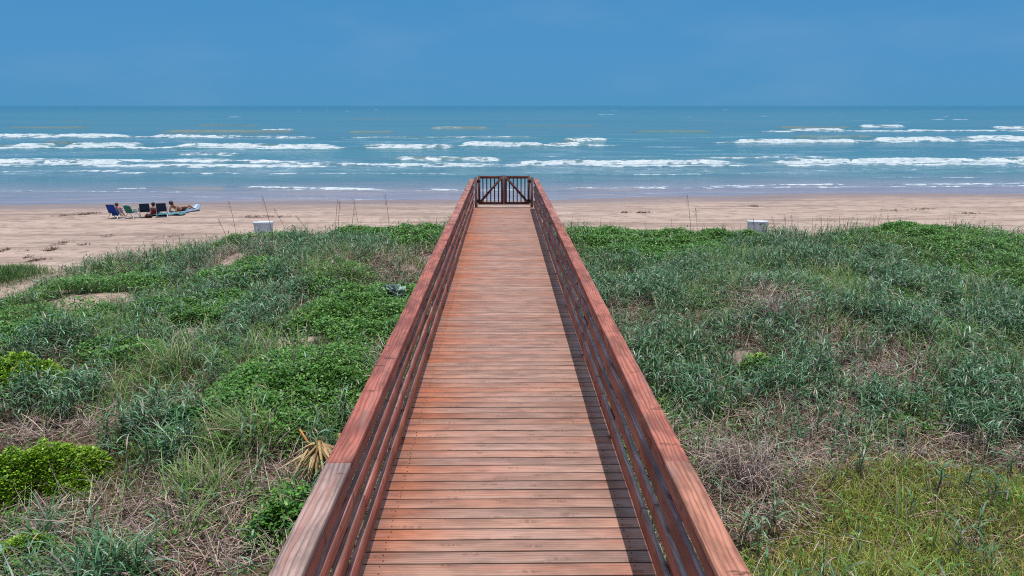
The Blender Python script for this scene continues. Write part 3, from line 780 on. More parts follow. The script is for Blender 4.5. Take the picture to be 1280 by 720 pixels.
rb.add(np.stack([x, y, gz_(x, y)], -1), rng.uniform(0, 2 * np.pi, N), np.abs(rng.normal(0.25, 0.3, N)), rng.normal(0.5, 0.6, N), rng.uniform(0.2, 0.5, N), rng.uniform(0.005, 0.009, N), 3, vary(STRAW + DARKSTEM, N), 'stem')
o = rb.build('dry_thatch', DRY); tag(o, kind='stuff', label='dead straw coloured stems matted between the dune plants', cat='dry grass')

# --- broad blue-green dune grass: leafy stems with drooping blades
rb = Ribbons(); rs = Ribbons()
x, y, d = samples(125)
nzv = fbm(x * 0.55, y * 0.55, 3, 111)
wgt = np.clip((0.10 + 0.85 * field(x, y, A_)) * sstep(0.25, 0.62, nzv + 0.10) * (0.25 + 0.75 * sstep(0.40, 0.58, fbm(x * 1.5, y * 1.5, 2, 113))) * 1.25, 0, 1)
wgt *= 1 - 0.68 * np.clip(field(x, y, D_), 0, 1); wgt *= 1 - 0.85 * np.clip(field(x, y, B_f), 0, 1); wgt *= 1 - 0.6 * np.clip(field(x, y, Z), 0, 1)
wgt = np.maximum(wgt * np.where(x < 0, 1.35, 1.15), 0.06) * (1 - 0.70 * np.clip(field(x, y, B_f), 0, 1) * (y < 13))
wgt *= 1 - 0.72 * np.clip(field(x, y, D_), 0, 1) * (y < 9.6) * (x < 0)
k = keep(x, y, wgt); x, y, d = x[k], y[k], d[k]; M = len(x)
gzv = gz_(x, y)
ht = rng.uniform(0.22, 0.50, M) * np.clip(0.65 + 0.3 * d, 0.55, 1.05) * (0.55 + 0.9 * fbm(x * 1.5, y * 1.5, 2, 113))
lean = np.abs(rng.normal(0, 0.16, M)); laz = rng.uniform(0, 2 * np.pi, M)
sb = np.stack([x, y, gzv], -1)
rs.add(sb, laz, lean, rng.normal(0, .1, M), ht, np.full(M, 0.011), 2, vary(DARKSTEM + [((0.10, 0.13, 0.06), 3)], M), 'stem')
nl = 7
for i in range(nl):
    f = (0.22 + 0.78 * (i + rng.random(M)) / nl)
    bp = sb.copy(); bp[:, 0] += np.sin(lean) * np.cos(laz) * ht * f; bp[:, 1] += np.sin(lean) * np.sin(laz) * ht * f; bp[:, 2] += np.cos(lean) * ht * f
    az = laz + i * 2.6 + rng.normal(0, 0.6, M)
    L = rng.uniform(0.13, 0.30, M)
    dead = (rng.random(M) < 0.04 + 0.36 * (i < 2))[:, None]
    c = np.where(dead, vary(STRAW if i > 1 else DARKSTEM + STRAW[1:2], M), vary(BLUEGREEN, M, 0.24))
    rb.add(bp, az, rng.uniform(0.25, 0.75, M), rng.uniform(1.1, 2.5, M), L, rng.uniform(0.010, 0.019, M) * (1 + 0.012 * y), 5, c, 'blade')
o = rb.build('dune_grass_blades', LEAF); tag(o, kind='stuff', label='blue green broad bladed dune grass covering the dunes', cat='dune grass')
rs_o = rs.build('dune_grass_stems', DRY); tag(rs_o, kind='stuff', label='short upright stems of the blue green dune grass', cat='dune grass')

# --- long pale arching grass
rb = Ribbons()
x, y, d = samples(44)
wgt = np.clip((0.16 + 0.85 * field(x, y, E_)) * sstep(0.28, 0.6, fbm(x * 0.7, y * 0.7, 3, 121) + .08), 0, 1) * (1 - 0.8 * np.clip(field(x, y, B_f), 0, 1)) * (1 - 0.5 * np.clip(field(x, y, Z), 0, 1)) * (1 - 0.75 * np.clip(field(x, y, D_), 0, 1))
k = keep(x, y, wgt); x, y, d = x[k], y[k], d[k]; M = len(x)
sb = np.stack([x, y, gz_(x, y)], -1); maz = rng.uniform(0, 2 * np.pi, M)
for i in range(9):
    bp = sb + rng.normal(0, 0.03, (M, 3)) * np.array([1, 1, 0])
    dead = (rng.random(M) < 0.13)[:, None]
    c = np.where(dead, vary(STRAW, M), vary(PALEGREEN, M))
    rb.add(bp, maz + rng.normal(0, 1.3, M), np.abs(rng.normal(0.22, 0.18, M)), rng.uniform(0.5, 1.9, M), rng.uniform(0.30, 0.72, M) * np.clip(0.6 + 0.3 * d, 0.5, 1), rng.uniform(0.006, 0.011, M) * (1 + 0.025 * y), 6, c, 'blade')
o = rb.build('arching_grass', LEAF); tag(o, kind='stuff', label='long pale green arching grass among the broader dune grass', cat='dune grass')

# --- short fine yellow-green grass
rb = Ribbons()
x, y, d = samples(2000)
fB = field(x, y, B_f)
wgt = np.clip(0.05 + 0.95 * fB * (0.45 + 0.9 * (fbm(x * 1.2, y * 1.2, 3, 131) - 0.1)), 0, 1) * np.clip(1.2 - y / 40, .4, 1) * (1 - 0.8 * np.clip(field(x, y, D_), 0, 1))
k = keep(x, y, wgt); x, y, fB = x[k], y[k], fB[k]; N = len(x)
left = (x < -2)[:, None]
c = np.where(left, vary([((0.085, 0.150, 0.030), 4), ((0.12, 0.17, 0.04), 3), ((0.24, 0.2, 0.1), 1)], N), vary(YELLOW, N))
green_far = ((y > 14))[:, None]
c = np.where(green_far, vary([((0.070, 0.165, 0.028), 5), ((0.10, 0.18, 0.035), 3)], N), c)
rb.add(np.stack([x, y, gz_(x, y)], -1), rng.uniform(0, 2 * np.pi, N), np.abs(rng.normal(0.45, 0.35, N)), rng.uniform(0.2, 1.7, N), rng.uniform(0.09, 0.26, N), rng.uniform(0.004, 0.008, N) * (1 + 0.04 * y), 3, c, 'blade')
o = rb.build('short_grass', LEAF); tag(o, kind='stuff', label='short yellow green grass low on the ground', cat='grass')

# --- trailing leafy vines
rb = Ribbons()
x, y, d = samples(820)
nzv = fbm(x * 0.9, y * 0.9, 4, 141)
fz = field(x, y, Z)
wgt = np.clip(0.05 + 0.95 * fz * sstep(0.22, 0.5, nzv + 0.08) + 0.55 * sstep(0.52, 0.66, nzv) * np.where((x < 0) & (y > 9), 1.5, 0.8), 0, 1) * (1 - 0.6 * np.clip(field(x, y, D_), 0, 1)) * (1 - 0.8 * np.clip(field(x, y, B_f), 0, 1))
k = keep(x, y, wgt); x, y, nzv, fz, d = x[k], y[k], nzv[k], fz[k], d[k]; N = len(x)
top = (0.05 + 0.30 * np.clip(fz, 0.2, 1) * (0.4 + 1.2 * fbm(x * 2.0, y * 2.0, 3, 143))) * np.clip(0.6 + .5 * d, .35, 1)
for rep in range(3):
    zz = top * (1 - 0.55 * rng.random(N) ** 2)
    bp = np.stack([x + rng.normal(0, .05, N), y + rng.normal(0, .05, N), gz_(x, y) + zz], -1)
    rb.add(bp, rng.uniform(0, 2 * np.pi, N), rng.uniform(0.6, 1.7, N), rng.normal(0.5, 0.3, N), rng.uniform(0.028, 0.055, N) * (1 + 0.018 * y), rng.uniform(0.018, 0.032, N) * (1 + 0.018 * y), 3, vary(VINE, N), 'leaf')
o = rb.build('beach_vines', LEAF); tag(o, kind='stuff', label='small leaved green vines creeping over the dunes', cat='ground cover')

# --- low grass on the small patch of dune at the far left
rb = Ribbons()
cx, cy, sx, sy = island[0]
N = 5200
x = cx + rng.normal(0, sx * .55, N); y = cy + rng.normal(0, sy * .55, N)
rb.add(np.stack([x, y, gz_(x, y)], -1), rng.uniform(0, 2 * np.pi, N), np.abs(rng.normal(0.4, 0.3, N)), rng.uniform(0.3, 1.3, N), rng.uniform(0.14, 0.34, N), rng.uniform(0.010, 0.018, N), 3, vary([((0.065, 0.145, 0.030), 5), ((0.10, 0.17, 0.05), 3), ((0.2, 0.17, 0.1), .6)], N), 'blade')
o = rb.build('grass_mound', LEAF); tag(o, 'small isolated mound of green grass on the sand at the far left', 'grass mound')

# ------------------------------------------------------------------ single plants that stand out
def bush(px, py, rx, h, cols, n, label, name='low_bush', z=.9, ls=(0.03, 0.055), ry=None):
    c = at(px, py, z); r = rx * c[1] / F; r2 = r * 0.9 if ry is None else ry
    g0 = float(gz_(np.array([c[0]]), np.array([c[1]]))[0])
    root = empty(name, (c[0], c[1], g0)); tag(root, label, 'bush')
    a = rng.uniform(0, 2 * np.pi, n); q = np.sqrt(rng.random(n))
    edge_ = 1 + 0.20 * np.sin(2 * a + px) + 0.14 * np.sin(5 * a + py) + 0.7 * (fbm(np.cos(a) * 2.2 + px, np.sin(a) * 2.2 + py, 3, 155) - 0.5)
    x = q * np.cos(a) * r * edge_; y = q * np.sin(a) * r2 * edge_
    dome = h * np.clip(1 - q ** 2.0, 0, 1) ** 0.75 * (0.35 + 1.25 * fbm(x * 4.5 + px, y * 4.5, 3, 151))
    gx = gz_(x + c[0], y + c[1]) - g0
    zz = gx + dome * (1 - 0.5 * rng.random(n) ** 2.0) + 0.02
    out = np.stack([x, y, zz], -1)
    rb = Ribbons()
    rb.add(out, a + rng.normal(0, 1.0, n), rng.uniform(0.3, 1.5, n), rng.normal(0.4, 0.3, n), rng.uniform(ls[0], ls[1], n), rng.uniform(ls[0] * .55, ls[1] * .6, n), 3, vary(cols, n), 'leaf')
    rb.build('foliage', LEAF, root)
    rb = Ribbons(); m = 60
    a = rng.uniform(0, 2 * np.pi, m)
    rb.add(np.zeros((m, 3)), a, rng.uniform(0.5, 1.4, m), rng.normal(-.1, .3, m), rng.uniform(.4, .9, m) * r, np.full(m, .010), 4, vary(DARKSTEM, m), 'stem')
    rb.build('stem', DRY, root)
    return root
bush(28, 474, 70, 0.50, LIME, 11000, 'bright lime green leafy bush at the left edge, the farther of two', ls=(.04, .07))
bush(44, 588, 70, 0.40, LIME, 12000, 'bright lime green dense bush at the left edge, the nearer and larger of two', ls=(.028, .05))
bush(952, 455, 27, 0.24, LIME, 900, 'small bright green leafy plant on brown ground right of the boardwalk', 'leafy_plant', ls=(.06, .10))
bush(20, 668, 40, 0.22, LIME, 1500, 'patchy lime green bush in the lower left corner', 'low_bush', ls=(.03, .05))
bush(352, 648, 40, 0.28, VINE, 5200, 'dark green small leaved bush close beside the near left railing', 'low_bush', ls=(.03, .05))
bush(242, 524, 36, 0.20, [((0.045, .15, .03), 3), ((.03, .10, .025), 2)], 420, 'patch of dark green round glossy leaves in the left dune grass', 'round_leaf_plant', ls=(.09, .15))
bush(492, 372, 22, 0.42, [((.34, .42, .40), 4), ((.22, .32, .27), 3), ((.46, .52, .50), 2)], 420, 'pale silvery broad leaved plant close to the left railing', 'silver_leaf_plant', ls=(.12, .20))
bush(1196, 306, 66, 0.30, [((0.055, .170, .022), 4), ((.085, .215, .03), 3)], 5200, 'bright green vine mound near the top right edge of the dune', 'vine_mound', ls=(.06, .10))
bush(430, 404, 56, 0.42, VINE + [((.11, .22, .03), 3)], 12000, 'large green leafy mound left of the boardwalk beside a bare sand patch', 'vine_mound', ls=(.035, .06))
bush(372, 492, 92, 0.36, VINE + [((.10, .20, .05), 3)], 26000, 'broad dense green leafy mound in the middle of the left dune', 'vine_mound', ls=(.024, .044))

def tussock(px, py, n, Lr, cols, label, wd=(.008, .014), spread=0.09, z=.85, dirw=None, deadp=.2, curl=(.6, 1.9)):
    c = at(px, py, z); g0 = float(gz_(np.array([c[0]]), np.array([c[1]]))[0])
    loc = (c[0], c[1], g0)
    base = np.stack([rng.normal(0, spread, n), rng.normal(0, spread, n), np.full(n, -0.03)], -1)
    az = rng.uniform(0, 2 * np.pi, n) if dirw is None else rng.normal(dirw, .8, n)
    rb = Ribbons(); dead = (rng.random(n) < deadp)[:, None]
    rb.add(base, az, np.abs(rng.normal(.28, .2, n)), rng.uniform(curl[0], curl[1], n), rng.uniform(Lr[0], Lr[1], n), rng.uniform(wd[0], wd[1], n), 7, np.where(dead, vary(STRAW, n), vary(cols, n)), 'blade')
    o = rb.build('grass_tussock', LEAF); o.location = loc
    tag(o, label, 'grass tussock')
    return o
tussock(222, 462, 260, (.5, .95), PALEGREEN, 'large fountain shaped tussock of long green grass in the middle left', spread=.16)
tussock(405, 352, 200, (.5, .9), PALEGREEN, 'shaggy green tussock on the dune crest left of the boardwalk', spread=.22, z=.9)
tussock(432, 356, 160, (.5, .9), PALEGREEN + STRAW, 'half dry grass tussock beside the tan hollow on the left crest', spread=.16, z=.9)
tussock(315, 562, 170, (.5, .95), PALEGREEN, 'pale arching grass tussock sweeping left, near the dead palm leaf', dirw=2.8, spread=.15)
tussock(250, 612, 150, (.4, .75), PALEGREEN, 'ragged grass tussock lying over the dry thatch at lower left', spread=.16, dirw=2.2)
tussock(130, 716, 210, (.4, .80), BLUEGREEN, 'big blue green tussock of broad drooping blades at the bottom left', wd=(.016, .026), spread=.20, deadp=.05)
tussock(55, 655, 70, (.35, .65), BLUEGREEN, 'thin upright blue green clump at the left edge below the lime bush', wd=(.014, .022), spread=.10, deadp=.1)
tussock(205, 560, 110, (.3, .6), BLUEGREEN, 'blue green clump of curved broad blades right of the nearer lime bush', wd=(.014, .022), spread=.18, deadp=.1)
tussock(1000, 362, 200, (.5, .95), PALEGREEN, 'long bladed green tussock behind the brown dead mound on the right', spread=.22, z=1.0)
tussock(963, 398, 330, (.45, .85), STRAW, 'brown dead grass mound in the middle of the right dune', spread=.20, z=1.0, deadp=.9, curl=(1.2, 2.4))
tussock(1265, 392, 150, (.5, .9), BLUEGREEN, 'blue green broad bladed clump at the right edge', wd=(.014, .022), spread=.2, deadp=.06)
tussock(925, 590, 300, (.45, .9), STRAW, 'grey brown dead grass clump beside the near right railing', spread=.24, deadp=.85, curl=(1.0, 2.2))
tussock(1230, 350, 120, (.5, .85), PALEGREEN, 'pale tussock of long blades in the short green grass at far right', spread=.16, z=1.0)

def leafy_stem(px, py, h, n, label, z=.8, rz=0):
    c = at(px, py, z); g0 = float(gz_(np.array([c[0]]), np.array([c[1]]))[0]); h *= .78
    root = empty('broad_leaf_stem', (c[0], c[1], g0)); tag(root, label, 'plant')
    rb = Ribbons(); rb.add(np.array([[0, 0, -.02]]), np.array([rz]), np.array([.12]), np.array([.15]), np.array([h]), np.array([.014]), 4, vary(DARKSTEM, 1), 'stem'); rb.build('stem', DRY, root)
    rb = Ribbons(); f = np.linspace(.35, 1.0, n)
    bp = np.stack([np.cos(rz) * .14 * h * f, np.sin(rz) * .14 * h * f, h * f * .985], -1)
    rb.add(bp, rz + np.arange(n) * 2.5, rng.uniform(.2, .6, n), rng.uniform(1.9, 3.0, n), rng.uniform(.20, .34, n), rng.uniform(.018, .027, n), 7, vary([((.105, .19, .10), 2), ((.075, .16, .075), 1)], n, .15), 'blade')
    rb.build('leaves', LEAF, root)
    rb = Ribbons(); m = 10
    rb.add(np.repeat([[0, 0, .12]], m, 0) + rng.normal(0, .02, (m, 3)), rng.uniform(0, 6.28, m), rng.uniform(.4, .9, m), rng.uniform(1.4, 2.4, m), rng.uniform(.2, .34, m), np.full(m, .012), 5, vary(DARKSTEM, m), 'blade')
    rb.build('dead_leaves', DRY, root)
leafy_stem(930, 668, .55, 7, 'upright stem with one drooping broad blade, nearest the right railing', rz=.3)
leafy_stem(972, 660, .60, 8, 'tall stem of drooping blue green blades just right of the nearest one by the railing', rz=2.6)
leafy_stem(1072, 600, .40, 7, 'short blue green leafy stem on the short yellow grass, left of centre', rz=1.2)
leafy_stem(1170, 622, .46, 8, 'leafy stem with pale curled blades in the middle of the yellow grass', rz=.5)
leafy_stem(1235, 640, .44, 8, 'leaning leafy stem with dark dead leaves at the right of the yellow grass', rz=-.4)
leafy_stem(1200, 690, .36, 6, 'low leafy stem near the bottom right corner of the yellow grass', rz=2.0)
leafy_stem(1262, 600, .45, 8, 'blue green leafy stem at the right edge where yellow grass begins', rz=1.0)

# tall bare stalks of sea oats seen against the sand
def stalk(px, ptop, pbase, lean, label, Y=None, droop=.9):
    base = at_y(px, pbase, Y) ; g0 = float(gz_(np.array([base[0]]), np.array([base[1]]))[0])
    topz = at_y(px, ptop, Y)[2]; h = topz - g0
    root = empty('tall_grass_stalk', (base[0], base[1], g0)); tag(root, label, 'grass stalk')
    az = 0.0 if lean > 0 else math.pi
    rb = Ribbons()
    for roll in (0.0, 1.57):
        rb.add(np.array([[0, 0, 0.]]), np.array([az]), np.array([abs(lean)]), np.array([.12]), np.array([h * 1.01]), np.array([.017]), 8, np.array([[.17, .125, .09]]), 'stem', roll=np.array([roll]))
    rb.build('stem', DRY, root)
    rb = Ribbons(); m = 12
    f = np.linspace(.78, 1.0, m)
    a2 = abs(lean) + .06
    bp = np.stack([np.sin(a2) * h * f * np.cos(az), np.zeros(m), np.cos(a2) * h * f], -1)
    rb.add(bp, az + rng.normal(0, .7, m), rng.uniform(.3, .9, m), rng.uniform(.8, 1.6, m) * droop, rng.uniform(.07, .14, m), np.full(m, .014), 4, vary([((.24, .18, .12), 1), ((.15, .11, .08), 1)], m), 'leaf')
    rb.build('seed_head', DRY, root)
    rb = Ribbons(); m = 6
    rb.add(np.stack([rng.normal(0, .02, m), rng.normal(0, .02, m), rng.uniform(0, h * .35, m)], -1), rng.uniform(0, 6.28, m), rng.uniform(.2, .5, m), rng.uniform(.6, 1.8, m), rng.uniform(.3, .55, m), np.full(m, .012), 5, vary(STRAW + PALEGREEN, m), 'blade')
    rb.build('leaf_blades', LEAF, root)
for q in [(297, 252, 296, -.05, 'tall stalk with a bent tip, leftmost on the left crest', 22.6), (343, 245, 300, -.10, 'tallest thin stalk crossing the right edge of the left white bin', 22.4),
          (366, 256, 292, -.35, 'stalk leaning to the left, just right of the left white bin', 23.0), (398, 262, 290, -.5, 'faint short stalk leaning left between the white bin and the paired stalks', 23.2),
          (418, 250, 288, .04, 'left one of two close upright stalks on the left crest', 23.0), (422, 252, 288, .02, 'right one of two close upright stalks on the left crest', 23.2),
          (438, 262, 288, .06, 'short upright stalk right of the two paired stalks', 23.4), (450, 250, 288, -.04, 'upright stalk with a hooked tip, second from the boardwalk on the left', 23.3),
          (487, 243, 288, .0, 'very straight tall stalk nearest the boardwalk on the left', 23.3), (289, 272, 298, -.25, 'short leaning stalk at the left end of the crest stalks', 22.4),
          (866, 243, 286, -.08, 'tall stalk curving left at the tip, nearest the boardwalk on the right', 23.6), (873, 261, 286, -.03, 'shorter stalk with a bent top right beside the tall curved one', 23.7),
          (974, 270, 296, -.18, 'stalk bent over to the left, first right of the right white bin', 23.0), (984, 269, 292, -.05, 'upright thin stalk, second right of the right white bin', 23.2),
          (991, 270, 292, -.02, 'upright thin stalk, third right of the right white bin', 23.3), (1027, 272, 292, .0, 'lone short stalk standing well right of the right white bin', 23.2), (943, 274, 300, .0, 'thin stalk rising in front of the right white bin', 22.6)]:
    stalk(*q[:5], Y=q[5])
# a fringe of seed heads on the crest
rb = Ribbons()
pts = []
for (x0, x1, n) in [(-11, -2.6, 60), (2.6, 16, 130), (9, 13.5, 70)]:
    xx = rng.uniform(x0, x1, n); pts.append(xx)
xx = np.concatenate(pts); yy = np.interp(xx, [q[0] for q in edge], [q[1] for q in edge]) - rng.uniform(.1, 1.6, len(xx)); N = len(xx)
rb.add(np.stack([xx, yy, gz_(xx, yy)], -1), rng.uniform(0, 6.28, N), np.abs(rng.normal(.12, .15, N)), rng.uniform(.1, .9, N), rng.uniform(.45, .85, N), np.full(N, .013), 6, vary(STRAW + DARKSTEM + PALEGREEN, N), 'stem')
o = rb.build('crest_grass', DRY); tag(o, kind='stuff', label='fringe of thin seeding stems along the crest of the dune', cat='dune grass')

# dead fan palm leaf by the left railing
c = at(392, 597, .95); g0 = float(gz_(np.array([c[0]]), np.array([c[1]]))[0])
pl = empty('dead_palm', (c[0], c[1], g0)); tag(pl, 'dried golden fan palm leaf with orange leaf stalks beside the left railing', 'dead palm')
rb = Ribbons(); n = 84
az = np.linspace(-math.pi * .99, -0.01 * math.pi, n) + rng.normal(0, .03, n)
rb.add(np.repeat([[0.03, 0.16, .52]], n, 0) + rng.normal(0, .035, (n, 3)), az, np.full(n, 2.10) + rng.normal(0, .14, n), rng.uniform(-.1, .5, n), rng.uniform(.30, .50, n), rng.uniform(.026, .040, n), 6, vary([((.42, .28, .13), 3), ((.50, .37, .21), 2), ((.28, .17, .08), 2)], n, .20, .05), 'blade', roll=rng.normal(.35, .25, n))
rb.build('leaf_fan', DRY, pl)
for (bx, by, bz, a, L, th) in [(-.06, .22, .46, 2.6, .28, .7), (.26, .22, .30, 1.5, .34, .15)]:
    bm = bmesh.new(); d = Vector((math.sin(th) * math.cos(a), math.sin(th) * math.sin(a), math.cos(th)))
    tube(bm, (bx, by, bz), Vector((bx, by, bz)) + d * L, .020, .011, 8)
    bm_obj('leaf_stalk', bm, plain('dry_palm_stalk', (.50, .22, .06, 1), .6, .3, .2, 40), pl, True)
rb = Ribbons(); n = 26
rb.add(np.repeat([[.05, .25, .05]], n, 0) + rng.normal(0, .05, (n, 3)) * np.array([1, 1, .3]), rng.uniform(0, 6.28, n), rng.uniform(.1, .5, n), rng.uniform(.6, 1.8, n), rng.uniform(.35, .6, n), np.full(n, .016), 6, vary(BLUEGREEN + STRAW, n), 'blade')
rb.build('young_leaves', LEAF, pl)
rb = Ribbons(); n = 70
rb.add(np.stack([rng.normal(0, .3, n), rng.normal(.05, .25, n), rng.uniform(.02, .2, n)], -1), rng.uniform(0, 6.28, n), rng.uniform(.5, 1.5, n), rng.uniform(.3, 1.5, n), rng.uniform(.25, .6, n), rng.uniform(.008, .014, n), 6, vary(STRAW, n), 'blade')
rb.build('dead_leaves', DRY, pl)

# ------------------------------------------------------------------ things on the beach
def gzp(p): return float(gz_(np.array([p[0]]), np.array([p[1]]))[0])
WHITE = plain('white_plastic', (.56, .59, .63, 1), .55, .4, .16, 7)
DARKP = plain('dark_plastic', (.03, .03, .035, 1), .5, .4, .1, 10)
def box(bm, c, s, rot=None, taper=1.0):
    m = Matrix.Translation(c) @ (rot if rot is not None else Matrix.Identity(4)) @ Matrix.Diagonal((s[0], s[1], s[2], 1))
    r = bmesh.ops.create_cube(bm, size=1.0, matrix=m)
    return r['verts']
def trash_bin(px, ptop, Y, wpx, label, notch):
    p = at_y(px, ptop, Y); g0 = gzp(p); h = p[2] - g0; wd = wpx * Y / F
    root = empty('trash_bin', (p[0], Y, g0 - .02), R(8 if not notch else -10)); tag(root, label, 'trash bin')
    bm = bmesh.new()
    # square tub, wider at the rim, open on top
    def ring(s, z, r=.10):
        vs = []
        for (cx, cy, a0) in ((1, 1, 0), (-1, 1, 90), (-1, -1, 180), (1, -1, 270)):
            for k in range(4):
                a = R(a0 + k * 30); vs.append(bm.verts.new((cx * (s / 2 - r) + r * math.cos(a), .55 * (cy * (s / 2 - r) + r * math.sin(a)), z)))
        return vs
    rings = [ring(wd * .86, 0), ring(wd * .98, h - .07), ring(wd * .98 - .02, h - .02), ring(wd * .95 - .03, h - .02), ring(wd * .83, .04)]
    for a, b in zip(rings, rings[1:]):
        for i in range(16): bm.faces.new((a[i], a[(i + 1) % 16], b[(i + 1) % 16], b[i]))
    bm.faces.new(rings[0][::-1]); bm.faces.new(rings[-1])
    bm_obj('body', bm, WHITE, root, False)
    bm = bmesh.new()
    rings = [ring(wd * .985, h - .07), ring(wd * 1.03, h - .065), ring(wd * 1.03, h), ring(wd * .94, h), ring(wd * .94, h - .018)]
    for a, b in zip(rings, rings[1:]):
        for i in range(16): bm.faces.new((a[i], a[(i + 1) % 16], b[(i + 1) % 16], b[i]))
    bm_obj('rim', bm, WHITE, root, False)
    bm = bmesh.new(); r0 = ring(wd * .93, h - .012); r1 = ring(wd * .60, h + .012)
    for i in range(16): bm.faces.new((r0[i], r0[(i + 1) % 16], r1[(i + 1) % 16], r1[i]))
    bm.faces.new(r1); bm_obj('lid', bm, WHITE, root, False)
    for s in (-1, 1):
        bm = bmesh.new(); box(bm, (s * wd * .30, -wd * .268, h * .40), (.05, .03, h * .66)); bm_obj('rib', bm, WHITE, root)
    if notch:
        bm = bmesh.new(); box(bm, (wd * .22, -wd * .290, h - .10), (.20, .02, .05)); bm_obj('hand_hole', bm, DARKP, root)
trash_bin(329, 276.5, 28.5, 23, 'white plastic bin on the sand behind the grass, left of the boardwalk', False)
trash_bin(947, 275.5, 28.5, 24, 'white plastic bin with a dark hand hole behind the grass, right of the boardwalk', True)

FR = plain('white_tube', (.62, .63, .64, 1), .35, .5, .05, 20)
FRD = plain('grey_tube', (.20, .20, .22, 1), .35, .5, .05, 20)
BLUE = plain('blue_fabric', (.010, .050, .30, 1), .8, .2, .15, 25)
NAVY = plain('navy_fabric', (.012, .030, .070, 1), .8, .2, .15, 25)
GREEN = plain('green_plastic', (.010, .16, .12, 1), .45, .4, .12, 25)
def beach_chair(px, py, fab, frame, rz, label, slats=False, sc=1.0):
    p = at(px, py, 0.0); p[2] = gzp(p)
    root = empty('beach_chair', p, rz); tag(root, label, 'beach chair')     # faces +Y locally
    root.scale = (sc, sc, sc)
    W = .215
    rec = R(24)
    by0, bz0 = -.22, .28
    def bp(t, x): return (x, by0 - math.sin(rec) * t, bz0 + math.cos(rec) * t)
    if not slats:
        bm = bmesh.new()
        vs = []
        for k in range(7):
            t = .43 * k / 6; sag = -.035 * math.sin(math.pi * k / 6)
            for j in range(5):
                x = -W + 2 * W * j / 4; q = bp(t, x * (1 - .04 * k / 6)); s2 = sag * (1 - (x / W) ** 2)
                vs.append(bm.verts.new((q[0], q[1] + s2, q[2])))
        for k in range(6):
            for j in range(4): bm.faces.new((vs[k * 5 + j], vs[k * 5 + j + 1], vs[k * 5 + j + 6], vs[k * 5 + j + 5]))
        o = bm_obj('backrest', bm, fab, root, True); m = o.modifiers.new('thick', 'SOLIDIFY'); m.thickness = .012
        bm = bmesh.new(); vs = []
        for k in range(6):
            yy = by0 + .46 * k / 5; zz = bz0 + .06 * k / 5 - .04 * math.sin(math.pi * k / 5)
            for j in range(5): vs.append(bm.verts.new((-W + 2 * W * j / 4, yy, zz)))
        for k in range(5):
            for j in range(4): bm.faces.new((vs[k * 5 + j], vs[k * 5 + j + 1], vs[k * 5 + j + 6], vs[k * 5 + j + 5]))
        o = bm_obj('seat', bm, fab, root, True); m = o.modifiers.new('thick', 'SOLIDIFY'); m.thickness = .012
    else:
        bm = bmesh.new()
        for j in range(6):
            x = -W + .05 + (2 * W - .1) * j / 5
            a = Vector(bp(0.0, x)); b = Vector(bp(.38 + .06 * math.sin(math.pi * j / 5), x * 1.06)); tube(bm, a, b, .026, .026, 6)
        for t in (.04, .20, .36): tube(bm, bp(t, -W), bp(t, W), .024, n=6)
        bm_obj('backrest', bm, fab, root)
        bm = bmesh.new()
        for j in range(6): box(bm, (0, by0 + .04 + .08 * j, bz0 + .01 * j), (2 * W, .06, .02))
        bm_obj('seat', bm, fab, root)
    bm = bmesh.new()
    for s in (-1, 1):
        tube(bm, bp(-.02, s * W), bp(.45, s * W * .96), .013); tube(bm, (s * W, by0, bz0), (s * W, by0 + .47, bz0 + .065), .013)
    tube(bm, bp(.45, -W * .96), bp(.45, W * .96), .013); tube(bm, (-W, by0 + .47, bz0 + .065), (W, by0 + .47, bz0 + .065), .013)
    bm_obj('frame', bm, frame, root)
    for s in (-1, 1):
        bm = bmesh.new(); box(bm, (s * (W + .025), by0 + .19, bz0 + .17), (.05, .40, .022)); bm_obj('armrest', bm, fab if slats else frame, root)
        bm = bmesh.new(); tube(bm, (s * (W + .02), by0 + .36, bz0 + .16), (s * (W + .01), by0 - .12, 0), .014); bm_obj('leg', bm, FR, root)
        bm = bmesh.new(); tube(bm, (s * (W + .02), by0 + .02, bz0 + .16), (s * (W + .01), by0 + .44, 0), .014); bm_obj('leg', bm, FR, root)
    return root, p
beach_chair(146, 271.5, BLUE, FRD, R(-8), 'royal blue beach chair, leftmost of the four, with someone in it', sc=1.0)
beach_chair(167, 271, GREEN, FR, R(-14), 'green slatted beach chair, second from the left in the row', True, sc=.95)
beach_chair(182, 269.8, NAVY, FRD, R(24), 'navy blue beach chair, third from the left, left of the person in red', sc=1.0)
beach_chair(203, 269.3, NAVY, FRD, R(22), 'navy blue beach chair, rightmost of the four, next to the beach mat', sc=1.0)

# ---- people
def skin_mat(name, c): return plain(name, c, .55, .35, .08, 12)
SK1 = skin_mat('skin_fair', (.52, .30, .22, 1)); SK2 = skin_mat('skin_tanned', (.36, .165, .105, 1))
HAIR = plain('dark_hair', (.02, .013, .01, 1), .5, .4, .2, 60); HAIR2 = plain('brown_hair', (.075, .03, .018, 1), .5, .4, .2, 60)
PINK = plain('pink_cloth', (.60, .055, .14, 1), .8, .2, .1, 20); REDC = plain('red_cloth', (.42, .030, .030, 1), .8, .2, .1, 20)
BLUEC = plain('blue_cloth', (.02, .08, .32, 1), .8, .2, .1, 20); DKC = plain('dark_cloth', (.05, .02, .02, 1), .8, .2, .1, 20)

